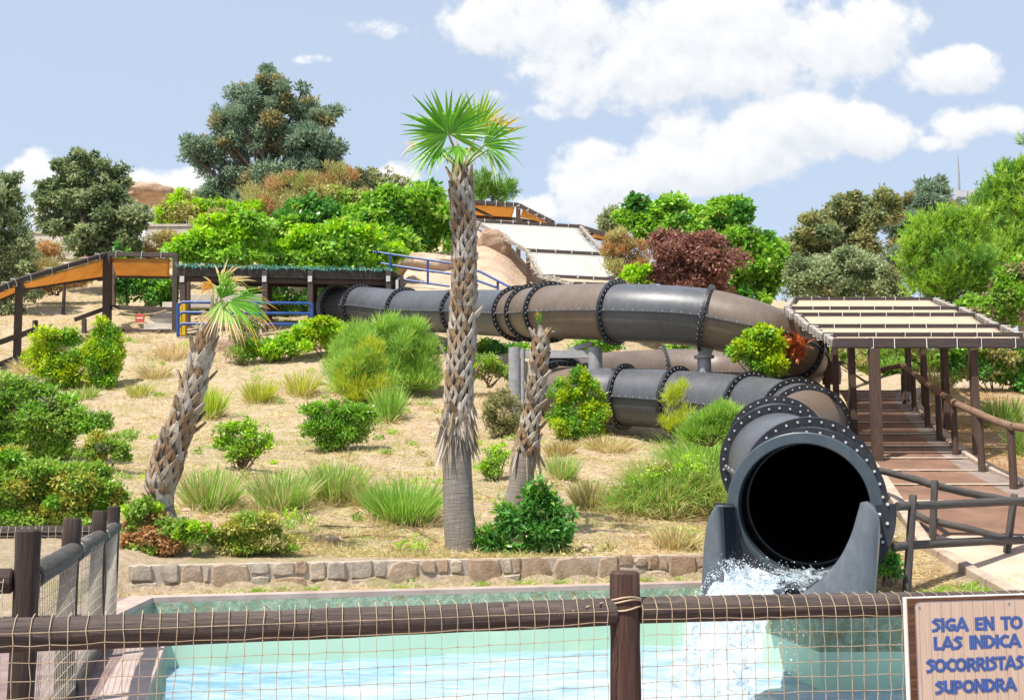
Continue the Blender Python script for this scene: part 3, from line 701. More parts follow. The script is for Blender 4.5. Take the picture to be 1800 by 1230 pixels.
def net_mesh(name, p0, p1, ztop, zbot, front, mat, parent, cell=.055, r=.0021, wrap=None, sag=.012, seed=1, ztop1=None):
    """knotted net hung in the vertical plane p0-p1; wrap = rail radius to lay the first row over"""
    rng = np.random.default_rng(seed); p0 = np.asarray(p0, float); p1 = np.asarray(p1, float); L = np.linalg.norm(p1 - p0); d = (p1 - p0) / L
    front = np.asarray(front, float); nx = int(L / cell) + 1; nz = int((ztop - zbot) / cell) + 1
    G = np.zeros((nz + (3 if wrap else 0), nx, 3)); ex = 3 if wrap else 0
    sx = np.cumsum(rng.normal(0, .002, nx)); sx -= np.linspace(0, sx[-1], nx)
    for j in range(nz + ex):
        for i in range(nx):
            x = i * cell + sx[i] + rng.normal(0, .0018) + .004 * math.sin(i * .31 + j * .5)
            base = p0 + d * x; zt = ztop if ztop1 is None else ztop + (ztop1 - ztop) * x / L
            if j < ex:
                a = (1.75, .95, .15)[j]; q = base + front * (wrap * 1.1 * math.cos(a)) + np.array((0, 0, zt + wrap * 1.1 * math.sin(a)))
            else:
                jj = j - ex; q = base + front * ((wrap or 0) + .004 + sag * math.sin(i * .17 + jj * .35) * .6) + np.array((0, 0, zt - (jj + .6) * cell + sag * .5 * math.sin(i * .12 + 1) + rng.normal(0, .0016)))
            G[j, i] = q
    A_, B_ = [], []
    A_.append(G[:, :-1].reshape(-1, 3)); B_.append(G[:, 1:].reshape(-1, 3))
    A_.append(G[:-1].reshape(-1, 3)); B_.append(G[1:].reshape(-1, 3))
    if wrap:                                    # only verticals cross the rail, plus one head rope
        keep = np.ones((G.shape[0], nx - 1), bool); keep[:2] = False; A_[0] = G[:, :-1][keep]; B_[0] = G[:, 1:][keep]
    a = np.concatenate(A_); b = np.concatenate(B_); t = b - a; l = np.linalg.norm(t, axis=1, keepdims=True); t = t / l
    ref = np.where(np.abs(t[:, 2:3]) < .9, np.array([[0, 0, 1.]]), np.array([[1., 0, 0]])); s = np.cross(t, ref); s /= np.linalg.norm(s, axis=1, keepdims=True); u = np.cross(s, t)
    V = []
    for q in (a, b):
        for k in range(4): an = k * math.pi / 2 + .78; V.append(q + r * (math.cos(an) * s + math.sin(an) * u))
    V = np.stack(V, 1); n = len(V); F = np.array([(k, (k + 1) % 4, 4 + (k + 1) % 4, 4 + k) for k in range(4)])
    F = (np.arange(n)[:, None, None] * 8 + F[None]).reshape(-1, 4); V = V.reshape(-1, 3)
    K = G[ex:].reshape(-1, 3); oc = np.array([(1, 0, 0), (0, 1, 0), (-1, 0, 0), (0, -1, 0), (0, 0, 1), (0, 0, -1)], float) * r * 2.3
    V2 = (K[:, None] + oc[None]).reshape(-1, 3); q = np.array([(0, 1, 4, 4), (1, 2, 4, 4), (2, 3, 4, 4), (3, 0, 4, 4), (1, 0, 5, 5), (2, 1, 5, 5), (3, 2, 5, 5), (0, 3, 5, 5)])
    # knots as two crossed diamonds (quads)
    dq = np.array([(0, 4, 2, 5), (1, 4, 3, 5), (0, 1, 2, 3)]); F2 = (np.arange(len(K))[:, None, None] * 6 + dq[None]).reshape(-1, 4) + len(V)
    return mesh_np(name, np.concatenate([V, V2]), np.concatenate([F, F2]), mat, parent=parent)

def near_fence():
    Y = lambda x: 4.35 + .24 * (x - .424); P = lambda x, z: np.array((x, Y(x), z))
    root = thing('rail_fence', 'dark log rail fence with tan safety net in front of the pool', 'fence', P(.424, 0)); front = np.array((.233, -.972, 0))
    mb = MB(); pole(mb, P(.424, -.1), P(.424, 1.063), .059, .056, 20, .004); mb.build('post', M['log_brown'], root)
    mb = MB(); pole(mb, P(-2.35, -.1), P(-2.35, 1.06), .058, .056, 20, .004); mb.build('post', M['log_brown'], root)
    mb = MB(); pole(mb, P(3.1, -.1), P(3.1, 1.06), .058, .056, 20, .004); mb.build('post', M['log_brown'], root)
    mb = MB(); pole(mb, P(-2.6, .888) , P(.385, .915), .058, .05, 22, .006, m=22); mb.build('rail', M['log_top'], root)
    mb = MB(); pole(mb, P(.47, .918), P(3.3, .895), .049, .045, 22, .006, m=20); mb.build('rail', M['log_top'], root)
    mb = MB(); pole(mb, P(-2.6, .1), P(.38, .1), .05, .05, 14, .01); mb.build('bottom_rail', M['log'], root)
    mb = MB(); pole(mb, P(.47, .1), P(3.3, .1), .05, .05, 14, .01); mb.build('bottom_rail', M['log'], root)
    net_mesh('net', P(-2.3, 0), P(.38, 0), .8905, .08, front, M['net'], root, .0565, .0016, .058, seed=2, ztop1=.915)
    net_mesh('net', P(.47, 0), P(3.05, 0), .918, .08, front, M['net'], root, .0565, .0016, .05, seed=4, ztop1=.897)
    # net tie round the post
    mb = MB()
    for z in (.955, .93, .965):
        mb.tube([P(.424, z) + np.array((math.cos(a) * .062, math.sin(a) * .062, .008 * math.sin(a * 2 + z * 50))) for a in np.linspace(0, 6.283, 20)], .0035, 5, False)
    for k in range(5): mb.tube([P(.36 - .03 * k, .955 + .004 * k), P(.31 - .05 * k, .95 - .012 * k) + front * .05], .003, 5, False)
    mb.build('tie', M['net'], root)
M['log_brown'] = mat_wood('brown_log', (.03, .014, .01), (.075, .038, .027), (.15, .085, .06))
M['log_top'] = mat_wood('dark_rail_log', (.025, .018, .016), (.085, .062, .053), (.20, .155, .13))
near_fence()

def left_fence():
    pts = [(-2.32, 5.5), (-2.80, 7.3), (-3.31, 9.2), (-3.82, 11.0)]
    root = thing('rail_fence', 'dark post fence with pale netting along the left side of the pool deck', 'fence', (*pts[0], 0))
    for i, (x, y) in enumerate(pts):
        mb = MB(); pole(mb, (x, y, -.1), (x + .01, y, 1.17 - .003 * i), .062, .058, 18, .006, i); mb.build('post', M['log'], root)
    front = np.array((.965, .26, 0))
    for i in range(3):
        a, b = np.array((*pts[i], 0)), np.array((*pts[i + 1], 0)); d = (b - a) / np.linalg.norm(b - a); off = front * .02
        mb = MB(); pole(mb, a + d * .06 + (0, 0, .94) + off, b + d * .1 + (0, 0, .96) + off, .062, .056, 16, .012, i); mb.build('rail', M['log_grey'], root)
        mb = MB(); pole(mb, a + d * .06 + (0, 0, .1) + off, b - d * .05 + (0, 0, .1) + off, .07, .062, 16, .012, i + 9); mb.build('bottom_rail', M['log_grey'], root)
        net_mesh('net', a + d * .05, b - d * .05, .94, .1, front, M['net_pale'], root, .075, .0017, .06, sag=.02, seed=i + 10)
        mb = MB(); pole(mb, b + d * .1 + (0, 0, .965) + off - d * .012, b + d * .1 + (0, 0, .96) + off + d * .004, .062, .062, 16, .001); mb.build('net_binding', M['net_pale'], root)
    # returns to the left at both ends
    ld = np.array((-.965, -.26, 0))
    for (x, y), z, r, s in ((pts[0], .93, .058, 31), (pts[3], .93, .058, 33)):
        a = np.array((x, y, z)); mb = MB(); pole(mb, a + ld * .05, a + ld * 4.2, r, r, 16, .012, s); mb.build('rail', M['log'], root)
        mb = MB(); pole(mb, a + ld * .05 - (0, 0, .83), a + ld * 4.2 - (0, 0, .83), r, r, 16, .012, s); mb.build('bottom_rail', M['log'], root)
        net_mesh('net', a * (1, 1, 0) + ld * .08, a * (1, 1, 0) + ld * 4.2, .92, .1, np.array((.26, -.965, 0)), M['net_pale'], root, .06, .002, .058, seed=s)
        mb = MB(); q = a * (1, 1, 0) + ld * 4.2; pole(mb, q - (0, 0, .1), q + (0, 0, 1.17), .06, .058, 16, .006); mb.build('post', M['log'], root)
left_fence()

def right_fences():
    def fence(label, posts, rails, mat):
        b = onground(posts[0][0][0], posts[0][0][2]); root = thing('log_fence', label, 'fence', b)
        for (bx, by, bd), (tx, ty, td) in posts:
            g = W(bx, by, bd); mb = MB(); pole(mb, g - (0, 0, .15), W(tx, ty, td), .048, .044, 16, .008, int(bx)); mb.build('post', mat, root)
        for (x0, y0, d0, x1, y1, d1, r) in rails:
            mb = MB(); pole(mb, W(x0, y0, d0), W(x1, y1, d1), r, r, 16, .02, int(x0)); mb.build('rail', mat, root)
    fence('dark log fence of two level rails beside the slide mouth', [((1590, 1046, 13), (1605, 869, 13)), ((1757, 1026, 14.3), (1783, 868, 14.3)), ((1960, 1010, 15.4), (1965, 850, 15.4))],
          [(1577, 889, 12.9, 1850, 877, 14.6, .05), (1849, 877, 14.62, 1990, 872, 15.5, .048), (1570, 961, 12.9, 1797, 949, 14.4, .05)], M['log_grey'])
    fence('dark log fence with downward sloping rails between the path edge and the slide mouth', [((1634, 1001, 14.7), (1643, 843, 14.7))],
          [(1545, 826, 16.6, 1645, 853, 14.72, .05), (1640, 852, 14.74, 1805, 884, 14.75, .05), (1610, 903, 15.4, 1645, 918, 14.75, .047), (1640, 916, 14.75, 1775, 949, 14.5, .047)], M['log_grey'])
    # handrail along the right edge of the path
    root = thing('handrail', 'peeled log handrail on dark posts along the right edge of the brown path', 'handrail', onground(1722, 18.8))
    hp = [(1960, 15.6), (1775, 17.3), (1722, 18.8), (1677, 20.6), (1650, 22.2), (1630, 23.8), (1608, 26), (1590, 27.4), (1540, 29.5)]; tops = []
    for px, d in hp:
        g = onground(px, d); t = g + np.array((0, 0, 1.0 if px != 1540 else .95)); tops.append(t); mb = MB(); pole(mb, g - (0, 0, .2), t, .06, .056, 14, .006, px); mb.build('post', M['post'], root)
    for a, b in zip(tops[:-1], tops[1:]):
        d = (b - a) / np.linalg.norm(b - a); mb = MB(); pole(mb, a - d * .1 + (0, 0, -.02), b + d * .1 + (0, 0, -.02), .065, .06, 14, .02, int(a[1] * 10)); mb.build('rail', M['rail_log'], root)
right_fences()

# ------------------------------------------------------------------ sign on the near fence
GLY = {'S': (.62, [[(.56, .88), (.3, .95), (.12, .78), (.42, .52), (.5, .3), (.3, .1), (.06, .05)]]), 'I': (.3, [[(.15, .0), (.15, 1.)]]),
       'G': (.8, [[(.7, .85), (.45, .93), (.16, .72), (.13, .35), (.36, .09), (.66, .12), (.68, .42), (.44, .42)]]), 'A': (.86, [[(.05, .0), (.43, 1.), (.8, .0)], [(.22, .28), (.64, .28)]]),
       'E': (.64, [[(.58, .92), (.14, .92), (.14, .08), (.6, .08)], [(.14, .5), (.5, .5)]]), 'N': (.8, [[(.12, .0), (.12, 1.), (.66, .02), (.66, 1.)]]), 'T': (.66, [[(.02, .92), (.64, .92)], [(.33, .92), (.33, .0)]]),
       'O': (.9, [[(.45 + .34 * math.cos(a), .5 + .42 * math.sin(a)) for a in np.linspace(0, 6.2832, 19)]]), 'L': (.58, [[(.13, 1.), (.13, .08), (.55, .08)]]),
       'D': (.8, [[(.13, .06), (.13, .94), (.4, .92), (.66, .68), (.66, .32), (.4, .08), (.13, .06)]]), 'C': (.72, [[(.66, .86), (.42, .93), (.15, .7), (.14, .32), (.4, .08), (.66, .13)]]),
       'R': (.74, [[(.13, .0), (.13, .93), (.48, .9), (.58, .7), (.44, .5), (.13, .46)], [(.34, .46), (.66, .0)]]), 'U': (.76, [[(.12, 1.), (.13, .3), (.36, .08), (.62, .3), (.64, 1.)], [(.64, .4), (.66, .0)]]),
       'P': (.66, [[(.13, .0), (.13, .93), (.46, .9), (.56, .68), (.44, .46), (.13, .42)]]), ' ': (.5, [])}
def sign():
    P0 = W(1592, 1050, 4.5) * np.array((1, 1, 0)); d = np.array((.972, .236, 0)); d /= np.linalg.norm(d); nf = np.array((d[1], -d[0], 0))
    root = thing('notice_board', 'wooden safety notice with blue capital letters hung on the log fence', 'sign', P0 + (0, 0, .3))
    w, zt, zb = .86, float(W(1592, 1050, 4.5)[2]), .33; Q = lambda u, z, o=0: P0 + d * u + nf * o + np.array((0, 0, z))
    white = mat_noise('white_edge', [(.3, (.7, .66, .62)), (.7, (.85, .82, .78))], 10, .6, 0)
    brown = mat_wood('sign_border_wood', (.045, .018, .008), (.12, .05, .022), (.26, .12, .05), .5)
    m, nt, bs = newmat('sign_planks'); N = nt.nodes; L = nt.links; uv = coords(nt, 'UV'); sp = N.new('ShaderNodeSeparateXYZ'); L.new(uv, sp.inputs[0])
    mp = N.new('ShaderNodeMapping'); mp.inputs['Scale'].default_value = (60, 2.2, 1); L.new(uv, mp.inputs[0]); n1 = noise_node(nt, 2.4, 8, .65, mp.outputs[0], .5)
    r = ramp(nt, [(.25, (.42, .29, .20)), (.45, (.60, .44, .33)), (.75, (.69, .54, .42))]); L.new(n1.outputs[0], r.inputs[0])
    fr = N.new('ShaderNodeMath'); fr.operation = 'FRACT'; mu = N.new('ShaderNodeMath'); mu.operation = 'MULTIPLY'; mu.inputs[1].default_value = 21; L.new(sp.outputs[0], mu.inputs[0]); L.new(mu.outputs[0], fr.inputs[0])
    lt = N.new('ShaderNodeMath'); lt.operation = 'LESS_THAN'; lt.inputs[1].default_value = .035; L.new(fr.outputs[0], lt.inputs[0])
    mx = N.new('ShaderNodeMix'); mx.data_type = 'RGBA'; L.new(lt.outputs[0], mx.inputs[0]); L.new(r.outputs[0], mx.inputs[6]); mx.inputs[7].default_value = (.26, .15, .1, 1); L.new(mx.outputs[2], bs.inputs['Base Color']); bs.inputs['Roughness'].default_value = .45
    mb = MB(); q = [Q(0, zt), Q(w, zt + .004), Q(w, zb), Q(0, zb)]; mb.prism(q, -nf * .022); mb.build('board', white, root, smooth=False)
    mb = MB(); q = [Q(.004, zt - .004, .006), Q(w, zt, .006), Q(w, zb, .006), Q(.004, zb, .006)]; mb.prism(q, -nf * .005); o = mb.build('border', brown, root, smooth=False)
    for lp, (u, z) in zip(o.data.uv_layers[0].data, [(0, 0)] * 0): pass
    rc = .022; u0, u1, z0, z1 = .036, w - .0, zb, zt - .02
    def rr(e, off):
        out = []
        for k in range(7): a = math.pi - k / 6 * math.pi / 2; out.append(Q(u0 - e + rc + rc * math.cos(a), z1 + e - rc + rc * math.sin(a), off))
        return out + [Q(u1, z1 + e, off), Q(u1, z0, off), Q(u0 - e, z0, off)]
    line = mat_noise('groove_line', [(.3, (.16, .14, .17)), (.7, (.26, .23, .27))], 10, .5, 0)
    mb = MB(); mb.prism(rr(.004, .0085), -nf * .002); mb.build('inner_line', line, root, smooth=False)
    mb = MB(); pts = rr(0, .011); mb.prism(pts, -nf * .002); o = mb.build('panel', m, root, smooth=False)
    uvl = o.data.uv_layers[0].data; off = np.array(root.location)
    for lp in o.data.loops:
        c = np.array(o.data.vertices[lp.vertex_index].co) + off - P0; uvl[lp.index].uv = (float(np.dot(c, d)), float(c[2]))
    for u_, z_ in ((.05, zt - .035), (.45, zt - .03), (.05, zb + .04)):
        mb = MB(); mb.tube([Q(u_, z_, .009), Q(u_, z_, .0135)], [.006, .0045], 10); mb.build('screw', M['steel'], root)
    blue = mat_noise('letter_blue', [(.3, (.06, .125, .38)), (.7, (.09, .17, .46))], 30, .45, 0); navy = mat_noise('letter_navy', [(.3, (.02, .035, .12)), (.7, (.03, .05, .17))], 30, .45, 0)
    lines = [('SIGA EN TO', 1638, 1806, 1112, 1085), ('LAS INDICA', 1641, 1802, 1144, 1117.5), ('SOCORRISTAS', 1627, 1808, 1183, 1156), ('SUPONDRA', 1644, 1793, 1221, 1195)]
    def stroke(mb, pl, wd, off, mi, cv):
        pl = [np.array(q) for q in pl]
        for a, b in zip(pl[:-1], pl[1:]):
            t = b - a; l = np.linalg.norm(t); t = t / l; nn = np.array((-t[1], t[0])); e = wd * .32
            q = [a - t * e - nn * wd / 2, b + t * e - nn * wd / 2, b + t * e + nn * wd / 2, a - t * e + nn * wd / 2]
            mb.prism([cv(*p, off + stroke.k) for p in q], nf * .0006, mi); stroke.k += .000002
    stroke.k = 0
    for txt, x0, x1, yb, yt in lines:
        tot = sum(GLY[c][0] for c in txt); U0 = (W(x0, yb, 4.51)[0] - P0[0]) / d[0] * 1.005; U1 = (W(x1, yb, 4.55)[0] - P0[0]) / d[0] * 1.012; k = (U1 - U0) / tot
        zb_ = float(W(x0, yb, 4.515)[2]); hgt = float(W(x0, yt, 4.515)[2]) - zb_; u = U0
        u = U0
        for word in txt.split(' '):
            mb = MB()
            for lay, wd, off in ((0, .27, .0106), (1, .215, .0112), (2, .03, .0118)):
                x = u
                for c in word:
                    gw, st = GLY[c]
                    for pl in st: stroke(mb, pl, wd, off, lay % 2, lambda gx, gz, o, x=x: Q(x + gx * k, zb_ + (.1 + gz * .8) * hgt, o))
                    x += gw * k
            u = x + GLY[' '][0] * k; mb.build('lettering', [navy, blue], root, smooth=False)
sign()

# ------------------------------------------------------------------ shade roofs
def mat_cloth(name, c, trans=.35):
    m, nt, b = newmat(name); vec = coords(nt); n = noise_node(nt, 2.5, 7, .6, vec); r = ramp(nt, [(.25, tuple(q * .86 for q in c)), (.6, tuple(min(.9, q * 1.05) for q in c))]); L = nt.links
    L.new(n.outputs[0], r.inputs[0]); L.new(r.outputs[0], b.inputs['Base Color']); b.inputs['Roughness'].default_value = .85; b.inputs['Specular IOR Level'].default_value = .1
    t = nt.nodes.new('ShaderNodeBsdfTranslucent'); L.new(r.outputs[0], t.inputs[0]); ms = nt.nodes.new('ShaderNodeMixShader'); ms.inputs[0].default_value = trans
    L.new(b.outputs[0], ms.inputs[1]); L.new(t.outputs[0], ms.inputs[2]); L.new(ms.outputs[0], nt.nodes['Material Output'].inputs[0])
    n2 = noise_node(nt, 1.6, 5, .6, vec); bump(nt, b, n2.outputs[0], .4, .12)
    return m
M['rail_grey'] = mat_wood('bleached_timber', (.16, .13, .11), (.3, .26, .22), (.48, .42, .37))
M['cloth_cream'] = mat_cloth('cream_shade_cloth', (.68, .55, .40))
M['cloth_white'] = mat_cloth('white_shade_cloth', (.60, .585, .55))
M['cloth_orange'] = mat_cloth('tan_shade_cloth', (.66, .40, .15), .6)
M['blue'] = mat_noise('blue_paint', [(.3, (.008, .045, .19)), (.7, (.02, .09, .31))], 6, .4, .1)
M['yellow'] = mat_noise('yellow_paint', [(.3, (.5, .3, .015)), (.7, (.7, .45, .03))], 5, .5, .1)
M['concrete'] = mat_noise('concrete', [(.3, (.27, .23, .2)), (.7, (.45, .4, .36))], 2.5, .9, .4, 30)
M['pale_concrete'] = mat_noise('pale_concrete', [(.3, (.45, .4, .34)), (.7, (.64, .58, .5))], 1.5, .9, .3, 30)
M['rock'] = mat_noise('sandstone', [(.25, (.27, .16, .10)), (.5, (.46, .31, .215)), (.75, (.58, .42, .31))], 1.1, .95, .9, 7, dist=.12)
M['rock_pale'] = mat_noise('pale_sandstone', [(.25, (.37, .25, .17)), (.5, (.53, .38, .27)), (.75, (.64, .48, .36))], .9, .95, .9, 6, dist=.12)

def cloth(name, a, b, c, d, sag, mat, parent, nu=16, nv=8, scallop=0):
    """a-b near edge, d-c far edge"""
    mb = MB(); a, b, c, d = [np.asarray(q, float) for q in (a, b, c, d)]; pts = []
    for j in range(nv + 1):
        v = j / nv
        for i in range(nu + 1):
            u = i / nu; p = (a * (1 - u) + b * u) * (1 - v) + (d * (1 - u) + c * u) * v
            p = p - np.array((0, 0, sag * 4 * v * (1 - v) * (.8 + .2 * math.sin(u * 9))))
            if scallop: p = p + ((d - a) * (1 - u) + (c - b) * u) * scallop * abs(math.sin(u * math.pi * 4)) * (1 - 2 * v) * (1 if abs(v - .5) > .3 else 0)
            pts.append(p)
    mb.grid(pts, nu + 1, nv + 1); o = mb.build(name, mat, parent)
    s = o.modifiers.new('thickness', 'SOLIDIFY'); s.thickness = .006; s.offset = 0
    return o
def lash(parent, a, b, n, r, length, mat=None, perp=None):
    """cord lashings wound round a beam a-b and running out to the cloth"""
    a = np.asarray(a, float); b = np.asarray(b, float); d = (b - a) / np.linalg.norm(b - a)
    side = np.cross(d, (0, 0, 1)); side /= np.linalg.norm(side); up = np.cross(side, d)
    for k in range(n):
        c = a + (b - a) * (k + .5 + random.uniform(-.15, .15)) / n; sl = random.uniform(-.06, .06)
        ring = [c + side * x * r + up * z * r + d * (sl * x) for x, z in ((-1.25, -1.25), (1.25, -1.25), (1.25, 1.25), (-1.25, 1.25), (-1.25, -1.25))]
        mb = MB(); mb.tube(ring, r * .11, 4, True)
        for sg in (-1, 1):
            if length: mb.tube([c + side * sg * r * 1.2 + up * r * .4, c + side * sg * (r + length) + d * sl * 2 - up * .02], r * .11, 4, True)
        mb.build('lashing', mat or M['rope'], parent, smooth=False)

def pergola():
    ys = [20, 21.05, 22.8, 25, 26.7, 30]
    zc = lambda y: float(np.interp(y, [20, 21.05, 22.8, 25, 26.7, 30], [3.82, 4.06, 4.46, 5.02, 5.42, 6.17]))
    xl = lambda y: float(np.interp(y, [20, 22, 26.5, 30], [5.73, 5.94, 6.45, 7.45])); xr = lambda y: float(np.interp(y, [20, 30], [9.35, 11.25]))
    root = thing('pergola', 'pergola of dark posts with cream shade cloth strips over the brown path', 'pergola', (6.4, 20, 1.7))
    for px, d in ((1540, 20.0), (1500, 23.4), (1471, 27), (1456, 29.9), (1715, 20.2), (1664, 23.6), (1627, 27), (1600, 29.9)):
        x = (px - 900) / 2000 * d; g = float(H(x, d)); mb = MB(); w = .17 if px in (1540,) else .13
        mb.beam((x, d, g - .3), (x, d, zc(d) - .1), w, w); mb.build('post', M['post'], root, smooth=False, bevel=.012)
    for y in ys:
        a = np.array((xl(y) - .04, y, zc(y))); b = np.array((xr(y) + .05, y, zc(y))); mb = MB()
        mb.beam(a, b, .12, .17); mb.build('crossbeam', M['beam'], root, smooth=False, bevel=.01)
    for f in (xl, xr):
        for y0, y1 in zip(ys[:-1], ys[1:]):
            mb = MB(); mb.beam((f(y0), y0 + .06, zc(y0) + .0), (f(y1), y1 - .06, zc(y1) + .0), .1, .12); mb.build('side_beam', M['rail_grey'], root, smooth=False, bevel=.01)
            lash(root, (f(y0), y0 + .1, zc(y0)), (f(y1), y1 - .1, zc(y1)), max(2, int((y1 - y0) * 1.8)), .062, 0)
    for i, (y0, y1) in enumerate(zip(ys[:-1], ys[1:])):
        g = .16; z0 = zc(y0) + (zc(y1) - zc(y0)) * g / (y1 - y0); z1 = zc(y1) - (zc(y1) - zc(y0)) * g / (y1 - y0)
        cloth('canopy_cloth', (xl(y0) + .16, y0 + g, z0 + .035), (xr(y0) - .16, y0 + g, z0 + .035), (xr(y1) - .16, y1 - g, z1 + .02), (xl(y1) + .16, y1 - g, z1 + .02), .05, M['cloth_cream'], root, 24, 6)
    for y in ys: lash(root, (xl(y) + .3, y, zc(y)), (xr(y) - .3, y, zc(y)), 7 if y > 21 else 6, .075, 0)
pergola()

def hill_canopy():
    root = thing('shade_canopy', 'large white shade cloth in a timber frame sloping down the hill behind the slide', 'shade canopy', W(945, 500, 50))
    rows = [((834, 389, 58), (1020, 399, 58)), ((926, 441, 52), (1064, 448, 51.5)), ((952, 486, 47), (1108, 494, 46.5)), ((1010, 500, 44), (1150, 505, 43.5))]
    Pn = [(W(*a), W(*b)) for a, b in rows]
    for i, (a, b) in enumerate(Pn):
        mb = MB(); mb.beam(a, b, .16, .2); mb.build('crossbeam', M['beam'], root, smooth=False); lash(root, a + (b - a) * .05, b - (b - a) * .05, 7 if i == 0 else 4, .11, .3)
        for q, e in ((a, .02), (b, .04)):
            x = q + (b - a) * e; g = float(H(x[0], x[1])); mb = MB(); mb.beam((x[0], x[1], g - .4), x - (0, 0, .1), .2, .2); mb.build('post', M['post'], root, smooth=False)
    for i in range(3):
        for s in (0, 1):
            mb = MB(); mb.beam(Pn[i][s], Pn[i + 1][s], .13, .16); mb.build('side_beam', M['rail_grey'], root, smooth=False)
            lash(root, Pn[i][s], Pn[i + 1][s], 6 if s else 5, .1, .2)
        a, b = Pn[i + 1]; c, d = Pn[i]; e = (b - a) * .03; f = (d - c) * .03; t = (c - a) * .035; t2 = (d - b) * .035
        up = np.array((0, 0, -.02))
        cloth('canopy_cloth', a + e + t + up, b - e + t2 + up, d - f - t2 + up, c + f - t + up, .12, M['cloth_white'] if i < 2 else M['cloth_cream'], root, 14, 8, .0)
    # upper tan canopy on the crest
    root = thing('shade_canopy', 'tan shade cloth on dark posts at the hill crest beyond the white cloth', 'shade canopy', W(910, 395, 63))
    A, B, Cc = W(828, 355, 63), W(911, 360, 63), W(972, 391, 60); D, E, F_ = W(828, 381, 66), W(905, 385, 66), W(955, 393, 64)
    for a, b in ((A, B), (B, Cc), (D, E), (E, F_)):
        mb = MB(); mb.beam(a, b, .16, .2); mb.build('beam', M['beam'], root, smooth=False)
    cloth('canopy_cloth', A + (0, 0, -.12), B + (-.2, 0, -.12), E + (-.2, 0, .1), D + (0, 0, .1), .1, M['cloth_orange'], root)
    cloth('canopy_cloth', B + (.25, 0, -.15), Cc + (-.1, 0, -.1), F_ + (-.1, 0, .1), E + (.3, 0, .1), .1, M['cloth_orange'], root)
    for q in (B, A, Cc): mb = MB(); mb.beam((q[0], q[1], float(H(q[0], q[1])) - .3), q, .26, .26); mb.build('post', M['post'], root, smooth=False)
    mb = MB(); mb.beam(W(833, 366, 63.2), W(865, 381, 63.2), .14, .14); mb.build('brace', M['post'], root, smooth=False)
    lash(root, A, B, 5, .13, .2); lash(root, B, Cc, 4, .13, .2)
    root = thing('shade_canopy', 'dark timber canopy frame half hidden at the right edge of the white shade cloth', 'shade canopy', W(1050, 440, 60))
    A, B, D, E = W(1018, 398, 61), W(1082, 418, 58), W(1022, 412, 64), W(1075, 424, 62)
    for a, b in ((A, B), (D, E), (W(1040, 408, 60), W(1034, 425, 61)), (W(1072, 416, 59), W(1060, 446, 60))):
        mb = MB(); mb.beam(a, b, .16, .22); mb.build('beam', M['beam'], root, smooth=False)
    cloth('canopy_cloth', A + (0, 0, -.1), B + (0, 0, -.1), E, D, .1, M['cloth_orange'], root)
    for x, y, d in ((1066, 440, 60), (1080, 420, 58.5)):
        q = W(x, y, d); mb = MB(); mb.beam((q[0], d, float(H(q[0], d)) - .3), W(x, 418, d), .2, .2); mb.build('post', M['post'], root, smooth=False)
hill_canopy()

